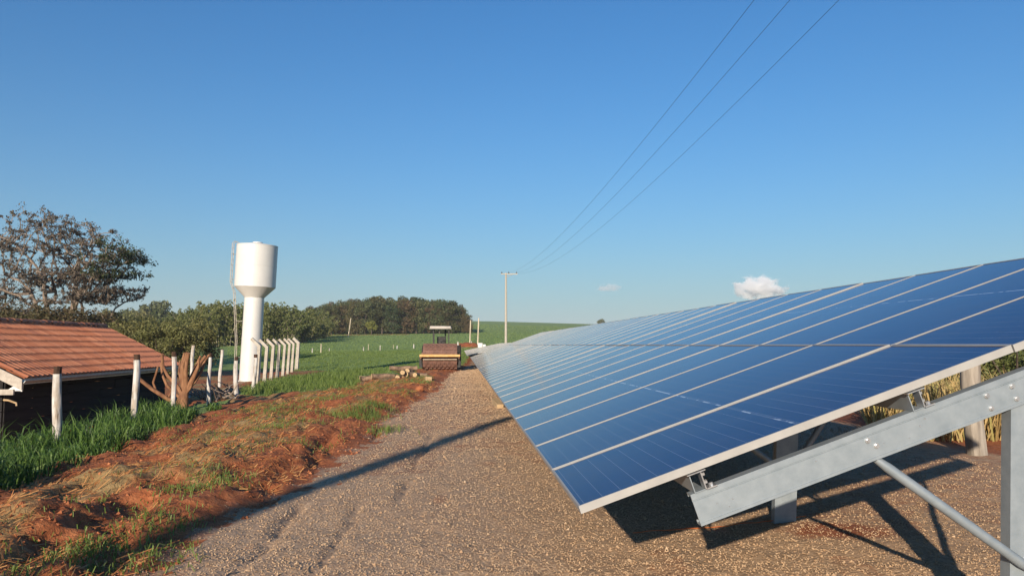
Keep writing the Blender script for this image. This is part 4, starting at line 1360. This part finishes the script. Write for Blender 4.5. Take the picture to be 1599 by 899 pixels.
# far wood behind the field
top_px = [(478, 484), (490, 476), (505, 473), (520, 472), (535, 471), (548, 468), (560, 467), (572, 464), (585, 462), (598, 466), (612, 469), (625, 466), (636, 463), (650, 464), (662, 470), (675, 469), (684, 467), (694, 470), (705, 473), (716, 479), (726, 484), (733, 494)]
kk_ = 0
ORDW = 'first second third fourth fifth sixth seventh eighth ninth tenth eleventh twelfth thirteenth fourteenth fifteenth sixteenth seventeenth eighteenth nineteenth twentieth twenty-first twenty-second'.split()
for row, (Yr, dpx, dh) in enumerate(((240, 0, 4), (252, 6, 1), (266, 2, -1))):
    for px, pt in top_px:
        if row and px > 722: continue
        Y = Yr + prng.uniform(-4, 4); px2 = px + dpx + prng.uniform(-3, 3)
        g = at(px2, 520, Y); gz = hz(g.x, Y)
        topz = at(px2, pt + dh + prng.uniform(-1, 3), Y).z
        s = (topz - gz) / 10.6
        brown = px > 684 and prng.random() < 0.75 or prng.random() < 0.10
        lab, gr = ('brownish tree among those at the right end of the far wood', 'brownish trees of the far wood') if brown else ('dense dark green tree of the far wood behind the field', 'green trees of the far wood')
        if row == 0:
            lab = ORDW[top_px.index((px, pt))] + (' brownish' if brown else ' dark green') + ' tree from the left along the front edge of the far wood'
        else:
            lab = ('brownish' if brown else 'dark green') + ' crown showing over the %s of the far wood' % ('front trees' if row == 1 else 'hindmost row')
        plant('wood', kk_, (g.x, Y, gz - .1), s * prng.uniform(.95, 1.05), prng.uniform(0, 6), F_BROWN if brown else (F_OLIVE if kk_ % 3 == 0 else F_DARK), 'forest_tree', lab, 'tree', gr, s)
        kk_ += 1
g = at(580, 524, 222)
plant('round', 0, (g.x, 222, hz(g.x, 222)), .72, 1, F_YELL, 'young_tree', 'small yellow-green tree standing in front of the far wood', 'tree', None)
g = at(938, 503, 640)
plant('round', 1, (g.x, 640, hz(g.x, 640) - 2.2), 1.25, 1, F_DARK, 'lone_tree', 'lone round tree on the horizon above the solar panels', 'tree', None)
# bamboo grove
for i, (px, pt, Y, lab) in enumerate([(262, 486, 92, 0), (285, 474, 95, 0), (306, 465, 92, 0), (325, 461, 96, 0), (345, 458, 92, 0), (362, 462, 97, 0), (383, 460, 94, 0), (402, 462, 98, 0), (420, 462, 94, 0), (437, 464, 97, 0), (452, 468, 95, 0), (468, 472, 100, 0), (484, 474, 110, 0), (497, 478, 122, 0),
                                      (270, 482, 104, 0), (295, 472, 106, 0), (335, 464, 108, 0), (373, 466, 110, 0), (410, 466, 110, 0), (445, 468, 112, 0), (475, 474, 124, 0), (505, 480, 135, 0)]):
    Y = Y * 1.5
    g = at(px, 526, Y); gz = hz(g.x, Y); s = (at(px, pt, Y).z - gz) / 9.0
    plant('bamboo', i, (g.x, Y, gz - .1), s, prng.uniform(0, 6), F_BAMBOO, 'bamboo_clump', (ORDW[i] + ' feathery bamboo clump from the left in the grove behind the tower') if i < 14 else 'bamboo clump in the back row of the grove behind the tower', 'bamboo', 'bamboo clumps behind the water tower')
# bushes behind the shed
for i, (px, pt, pb, Y, lab) in enumerate([(279, 488, 560, 51, 'broad olive bush right behind the pruned tree'), (255, 499, 565, 49, 'olive bush between the shed gable and the pruned tree'), (222, 496, 570, 50, 'grey-green bush rising behind the right end of the roof'),
                                     (185, 500, 575, 56, 'dull green bush behind the ridge end of the roof'), (245, 494, 560, 64, 'tall olive bush farther back behind the roof end'), (205, 490, 560, 74, 'pale green bush farthest back behind the roof end')]):
    g = at(px, pb, Y); gz = min(hz(g.x, Y), g.z); s = (at(px, pt, Y).z - gz) / 3.9
    plant('bush', i, (g.x, Y, gz), s * 1.05, i * 1.3, F_BUSH, 'bush', lab, 'bush', 'bushes behind the shed', s)
for i, (px, pt, Y, lab) in enumerate([(20, 468, 52, 'brown undergrowth bush below the big tree at the picture edge'), (-25, 462, 56, 'brown undergrowth bush at the outermost left below the big tree'), (120, 476, 54, 'brown undergrowth bush right of the big trunk'), (70, 474, 62, 'brown undergrowth bush behind the big trunk'), (160, 484, 60, 'brown undergrowth bush at the right foot of the big tree')]):
    g = at(px, 560, Y); gz = hz(g.x, Y) - .2; s = (at(px, pt, Y).z - gz) / 3.9
    plant('bush', i, (g.x, Y, gz), s, i * 1.9, F_BROWN, 'brown_bush', lab, 'bush', 'brown undergrowth below the big tree', s)
for i, (px, pt, Y, lab) in enumerate([(1585, 500, 19, 'green leafy bush behind the dry grass at the right picture edge'), (1500, 515, 23, 'green leafy bush behind the dry grass left of the old grey post'), (1650, 480, 22, 'green leafy bush outermost right behind the steel post')]):
    g = at(px, 560, Y); gz = hz(g.x, Y); s = (at(px, pt, Y).z - gz) / 3.6
    plant('bush', i, (g.x, Y, gz), s * 1.2, i * 1.9, F_BAMBOO, 'bush', lab, 'bush', 'bushes behind the panels', s)
# distant trees on the left skyline
for i, (px, pt, pb, Y, lf, lab) in enumerate([(240, 472, 500, 300, F_DARK, 'hazy tree standing up alone on the left skyline'), (192, 483, 500, 280, F_DARK, 'low dark tree on the skyline beside the big tree'), (210, 486, 502, 260, F_BUSH, 'pale distant tree left of the bamboo grove'), (225, 486, 505, 240, F_BUSH, 'distant olive tree behind the bushes'), (255, 485, 505, 230, F_DARK, 'distant dark tree touching the bamboo grove'), (172, 484, 505, 290, F_BUSH, 'distant tree seen just under the big crown')]):
    g = at(px, pb, Y); gz = min(hz(g.x, Y), at(px, 520, Y).z); s = (at(px, pt, Y).z - gz) / 5.4
    plant('round', i, (g.x, Y, gz), s, i, lf, 'distant_tree', lab, 'tree', 'trees on the left skyline', s)

# big dry tree at the left
bt = at(78, 545, 57)
big = empty('big_tree', (bt.x, bt.y, hz(bt.x, bt.y) - .3), 0, 'large spreading half-bare tree with grey-brown leaves behind the shed', 'tree')
brg = random.Random(21)
S57 = 57 / F
ZB = (538 - (big.location.z - H) * -1 / S57 * -1) if False else 538 + (H - big.location.z) / S57      # pixel row of the base


def TP(px, py, dy=0.0): return np.array([(px - 78) * S57, dy, (ZB - py) * S57])


nodes, par = [], []


def chain(pts, parent):
    for p in pts:
        nodes.append(np.array(p, float)); par.append(parent); parent = len(nodes) - 1
    return parent


for limb in ([(66, 530), (64, 505), (58, 488), (48, 470), (35, 452), (18, 438), (-2, 432), (-30, 425)], [(72, 530), (74, 500), (76, 470), (77, 445), (70, 420), (50, 395), (30, 378), (12, 368), (-8, 362)],
             [(76, 470), (78, 440), (82, 415), (92, 392), (96, 372), (90, 350)], [(104, 530), (106, 500), (105, 470), (108, 455), (100, 435), (98, 415), (110, 398), (122, 380), (128, 360)],
             [(106, 480), (116, 455), (126, 440), (140, 430), (154, 415), (164, 402)], [(140, 530), (148, 500), (158, 480), (166, 470), (176, 466), (188, 462)], [(60, 505), (50, 480), (30, 462), (5, 452), (-25, 448), (-60, 445)],
             [(128, 530), (136, 500), (142, 475), (156, 450), (170, 434), (184, 416)], [(40, 530), (20, 500), (-20, 460), (-60, 420), (-80, 390)]):
    dy0 = brg.uniform(-.8, .8); dy1 = brg.uniform(-3.5, 3.5)
    P_ = [TP(a_, b_, dy0 + (dy1 - dy0) * i / (len(limb) - 1)) for i, (a_, b_) in enumerate(limb)]
    Q_ = []
    for a_, b_ in zip(P_[:-1], P_[1:]): Q_ += [a_, (a_ + b_) / 2 + np.array([brg.gauss(0, .06), brg.gauss(0, .1), brg.gauss(0, .06)])]
    chain(Q_ + [P_[-1]], -1)
EL = [(18, 392, 108, 66), (98, 398, 76, 60), (140, 412, 56, 52), (180, 414, 20, 34), (-75, 412, 70, 70), (155, 450, 46, 22), (55, 366, 78, 32), (110, 455, 60, 32), (30, 470, 70, 26)]
targets = []
while len(targets) < 1700:
    e_ = brg.choice(EL)
    a_ = brg.uniform(0, 6.283); q_ = brg.uniform(0.25, 1) ** 0.5 * (0.80 + 0.42 * float(vnoise(np.array([a_ * 2.2 + e_[0]]), np.array([1.5]), 78)[0]))
    cz = brg.uniform(-1, 1)
    px_, pz_ = e_[0] + math.cos(a_) * q_ * e_[2], e_[1] + math.sin(a_) * q_ * e_[3]
    dep = 5.2 * math.sqrt(max(0.05, 1 - q_ * q_ * .8)) * cz
    if vnoise(np.array([px_ / 15.0]), np.array([pz_ / 13.0 + dep * .10]), 77)[0] < 0.48: continue
    targets.append(TP(px_, pz_, dep))
targets.sort(key=lambda t: float(np.linalg.norm(t - TP(85, 450))))
tips = []
for t in targets:
    A = np.array(nodes); dd_ = np.linalg.norm((A - t) * np.array([1, 1, 1.0]), axis=1) + 0.25 * np.maximum(0, A[:, 2] - t[2] + .2)
    i = int(dd_.argmin()); p0 = nodes[i]; v_ = t - p0; L_ = np.linalg.norm(v_)
    k_ = max(1, int(L_ / .5))
    arc = np.array([brg.gauss(0, .10), brg.gauss(0, .10), brg.uniform(0.0, .22)]) * L_
    chain([p0 + v_ * (q / k_) + arc * math.sin(math.pi * q / k_) for q in range(1, k_ + 1)], i)
    tips.append(t)
kidn = [0.0] * len(nodes)
for i in range(len(nodes) - 1, -1, -1):
    if kidn[i] == 0: kidn[i] = 1
    if par[i] >= 0: kidn[par[i]] += kidn[i]
tk = MB()
for i in range(len(nodes)):
    if par[i] < 0: continue
    r1, r0 = .019 * kidn[i] ** .45, .019 * kidn[par[i]] ** .45
    r0 = min(r0, r1 * 1.35)
    tk.tube([nodes[par[i]], nodes[i]], [min(r0, .34), min(r1, .34)], 8 if r1 > .1 else (5 if r1 > .03 else 3), cap=False)
tk.build('trunk', BARK, big)
g2 = np.random.default_rng(4)
T = np.array(tips)
gr = (g2.uniform(0, 1, len(T)) < .55) & (T[:, 0] > TP(168, 0)[0]) & (T[:, 2] > TP(0, 445)[2]) & (T[:, 2] < TP(0, 372)[2])
V, Fq = leaf_cloud(T[~gr], g2.uniform(.15, .46, (~gr).sum()), 24, .075, g2, .8, .2, .5, .05)
link('crown', np_mesh('crown', V, Fq), F_DRY, big)
V, Fq = leaf_cloud(T[gr], g2.uniform(.25, .6, gr.sum()), 34, .09, g2, .8, .2, .5, .2)
link('green_crown', np_mesh('green_crown', V, Fq), F_DRYG, big)

# pruned tree by the fence
pt_ = at(285, 634, 22.6)
pr = empty('pruned_tree', (pt_.x, pt_.y, hz(pt_.x, pt_.y) - .1), 0, 'hard-pruned leafless tree with stubby reddish branches by the fence', 'tree')
S = 22.6 / F
rz_ = random.Random(3)


def L2(px, py, dy=0.0):
    return Vector(((px - 285) * S, dy, (634 - py) * S))


m = MB(); m.tube([L2(287, 640), L2(284, 625, .02), L2(286, 612, 0), L2(287, 600, .02)], [.25, .18, .15, .12], 12, jit=.12, rng=rz_); m.build('trunk', BARK_RED, pr)
BR = [([(284, 622), (262, 610), (240, 595), (222, 580), (216, 572)], .12, -.25), ([(243, 597), (240, 585), (246, 570), (250, 560)], .07, -.2), ([(284, 612), (270, 600), (258, 590), (250, 575), (246, 560), (247, 552)], .09, .2),
      ([(286, 608), (276, 590), (262, 575), (255, 560), (254, 545), (255, 541)], .10, -.15), ([(288, 606), (284, 580), (282, 560), (287, 545), (288, 539)], .13, .1), ([(290, 600), (290, 570), (294, 550), (298, 540)], .12, -.25),
      ([(290, 598), (297, 585), (304, 570), (310, 556), (319, 544)], .13, .0), ([(293, 594), (301, 585), (309, 568), (312, 552), (317, 543)], .10, .35), ([(286, 606), (280, 592), (272, 570), (270, 552)], .07, .4), ([(288, 600), (292, 580), (297, 562), (301, 545)], .08, .45), ([(286, 610), (281, 585), (277, 560), (279, 540)], .10, .3), ([(289, 604), (299, 592), (305, 578), (313, 560), (315, 548)], .09, -.3), ([(262, 610), (268, 596), (264, 580), (266, 570)], .06, .2)]
for pts, r, dy in BR:
    m = MB(); n_ = len(pts)
    m.tube([L2(a, b, dy * i / (n_ - 1)) for i, (a, b) in enumerate(pts)], [r * .52 * (1 - .32 * i / (n_ - 1)) for i in range(n_)], 10, jit=.10, rng=rz_)
    m.build('branch', BARK_RED, pr)
# cut branches on the ground behind
Vb = MB()
for k in range(60):
    c = at(prng.uniform(310, 372), prng.uniform(592, 622), prng.uniform(27, 34)); zg = hz(c.x, c.y)
    a = prng.uniform(0, 6.28); L = prng.uniform(.3, 1.1)
    Vb.tube([(c.x, c.y, zg + .05), (c.x + math.cos(a) * L * .5, c.y + math.sin(a) * L * .5, zg + prng.uniform(.1, .35)), (c.x + math.cos(a) * L, c.y + math.sin(a) * L, zg + prng.uniform(.1, .6))], [.03, .022, .01], 5)
tag(Vb.build('brushwood', BARK), 'heap of cut dark brushwood between pruned tree and water tower', 'brushwood', kind='stuff')

# ------------------------------------------------------------------ clouds (volumes, real distance)
def cloud(name, px, py, Y, wx_, hz__, label, dens, seed):
    c = at(px, py, Y)
    bm = bmesh.new(); bmesh.ops.create_icosphere(bm, subdivisions=3, radius=1)
    for v in bm.verts: v.co = Vector((v.co.x * wx_, v.co.y * wx_ * .6, v.co.z * hz__))
    me = bpy.data.meshes.new(name); bm.to_mesh(me); bm.free()
    mt = bpy.data.materials.new(name + '_vapour'); mt.use_nodes = True
    nt = mt.node_tree; nt.nodes.remove(nt.nodes['Principled BSDF'])
    pv = N(nt, 'ShaderNodeVolumePrincipled'); pv.inputs['Color'].default_value = (1, 1, 1, 1); pv.inputs['Anisotropy'].default_value = 0.0
    nt.links.new(pv.outputs[0], nt.nodes['Material Output'].inputs['Volume'])
    tc = N(nt, 'ShaderNodeTexCoord')
    mp = N(nt, 'ShaderNodeMapping'); mp.inputs['Scale'].default_value = (1 / wx_, 1 / (wx_ * .6), 1 / hz__); nt.links.new(tc.outputs['Object'], mp.inputs[0])
    ln_ = N(nt, 'ShaderNodeVectorMath', operation='LENGTH'); nt.links.new(mp.outputs[0], ln_.inputs[0])
    nz_ = N(nt, 'ShaderNodeTexNoise'); nz_.inputs['Scale'].default_value = 1.0; nz_.inputs['Detail'].default_value = 6; nz_.inputs['Roughness'].default_value = .58
    mp2 = N(nt, 'ShaderNodeMapping'); mp2.inputs['Scale'].default_value = (2.6 / wx_, 2.6 / wx_, 4.2 / wx_); mp2.inputs['Location'].default_value = (seed, seed * .7, 0)
    nt.links.new(tc.outputs['Object'], mp2.inputs[0]); nt.links.new(mp2.outputs[0], nz_.inputs['Vector'])
    s1 = math_n(nt, 'SUBTRACT', 1.0, ln_.outputs['Value'])
    d = math_n(nt, 'ADD', s1, math_n(nt, 'MULTIPLY', math_n(nt, 'SUBTRACT', nz_.outputs['Fac'], 0.58), 2.4))
    d = math_n(nt, 'MULTIPLY', math_n(nt, 'MULTIPLY', d, 4.0, True), dens)
    nt.links.new(d, pv.inputs['Density'])
    o = link(name, me, mt); o.location = c
    tag(o, label, 'cloud', None)


cloud('cloud', 1186, 449, 2600, 100, 46, 'larger white puffy cloud just above the panel edge', .055, 3.1)
cloud('cloud', 950, 449, 2800, 55, 17, 'smaller faint flat cloud low in the sky above the panels', .02, 8.3)

# ------------------------------------------------------------------ haze over the fields
m = MB(); m.box((-50, 775, 13.5), (1930, 1690, 45))
hm = bpy.data.materials.new('thin_haze'); hm.use_nodes = True
hn = hm.node_tree; hn.nodes.remove(hn.nodes['Principled BSDF'])
hv = hn.nodes.new('ShaderNodeVolumePrincipled')
hv.inputs['Color'].default_value = (0.92, 0.95, 1.0, 1); hv.inputs['Density'].default_value = 0.00022; hv.inputs['Anisotropy'].default_value = 0.0
hn.links.new(hv.outputs[0], hn.nodes['Material Output'].inputs['Volume'])
tag(m.build('haze', hm), kind='stuff')
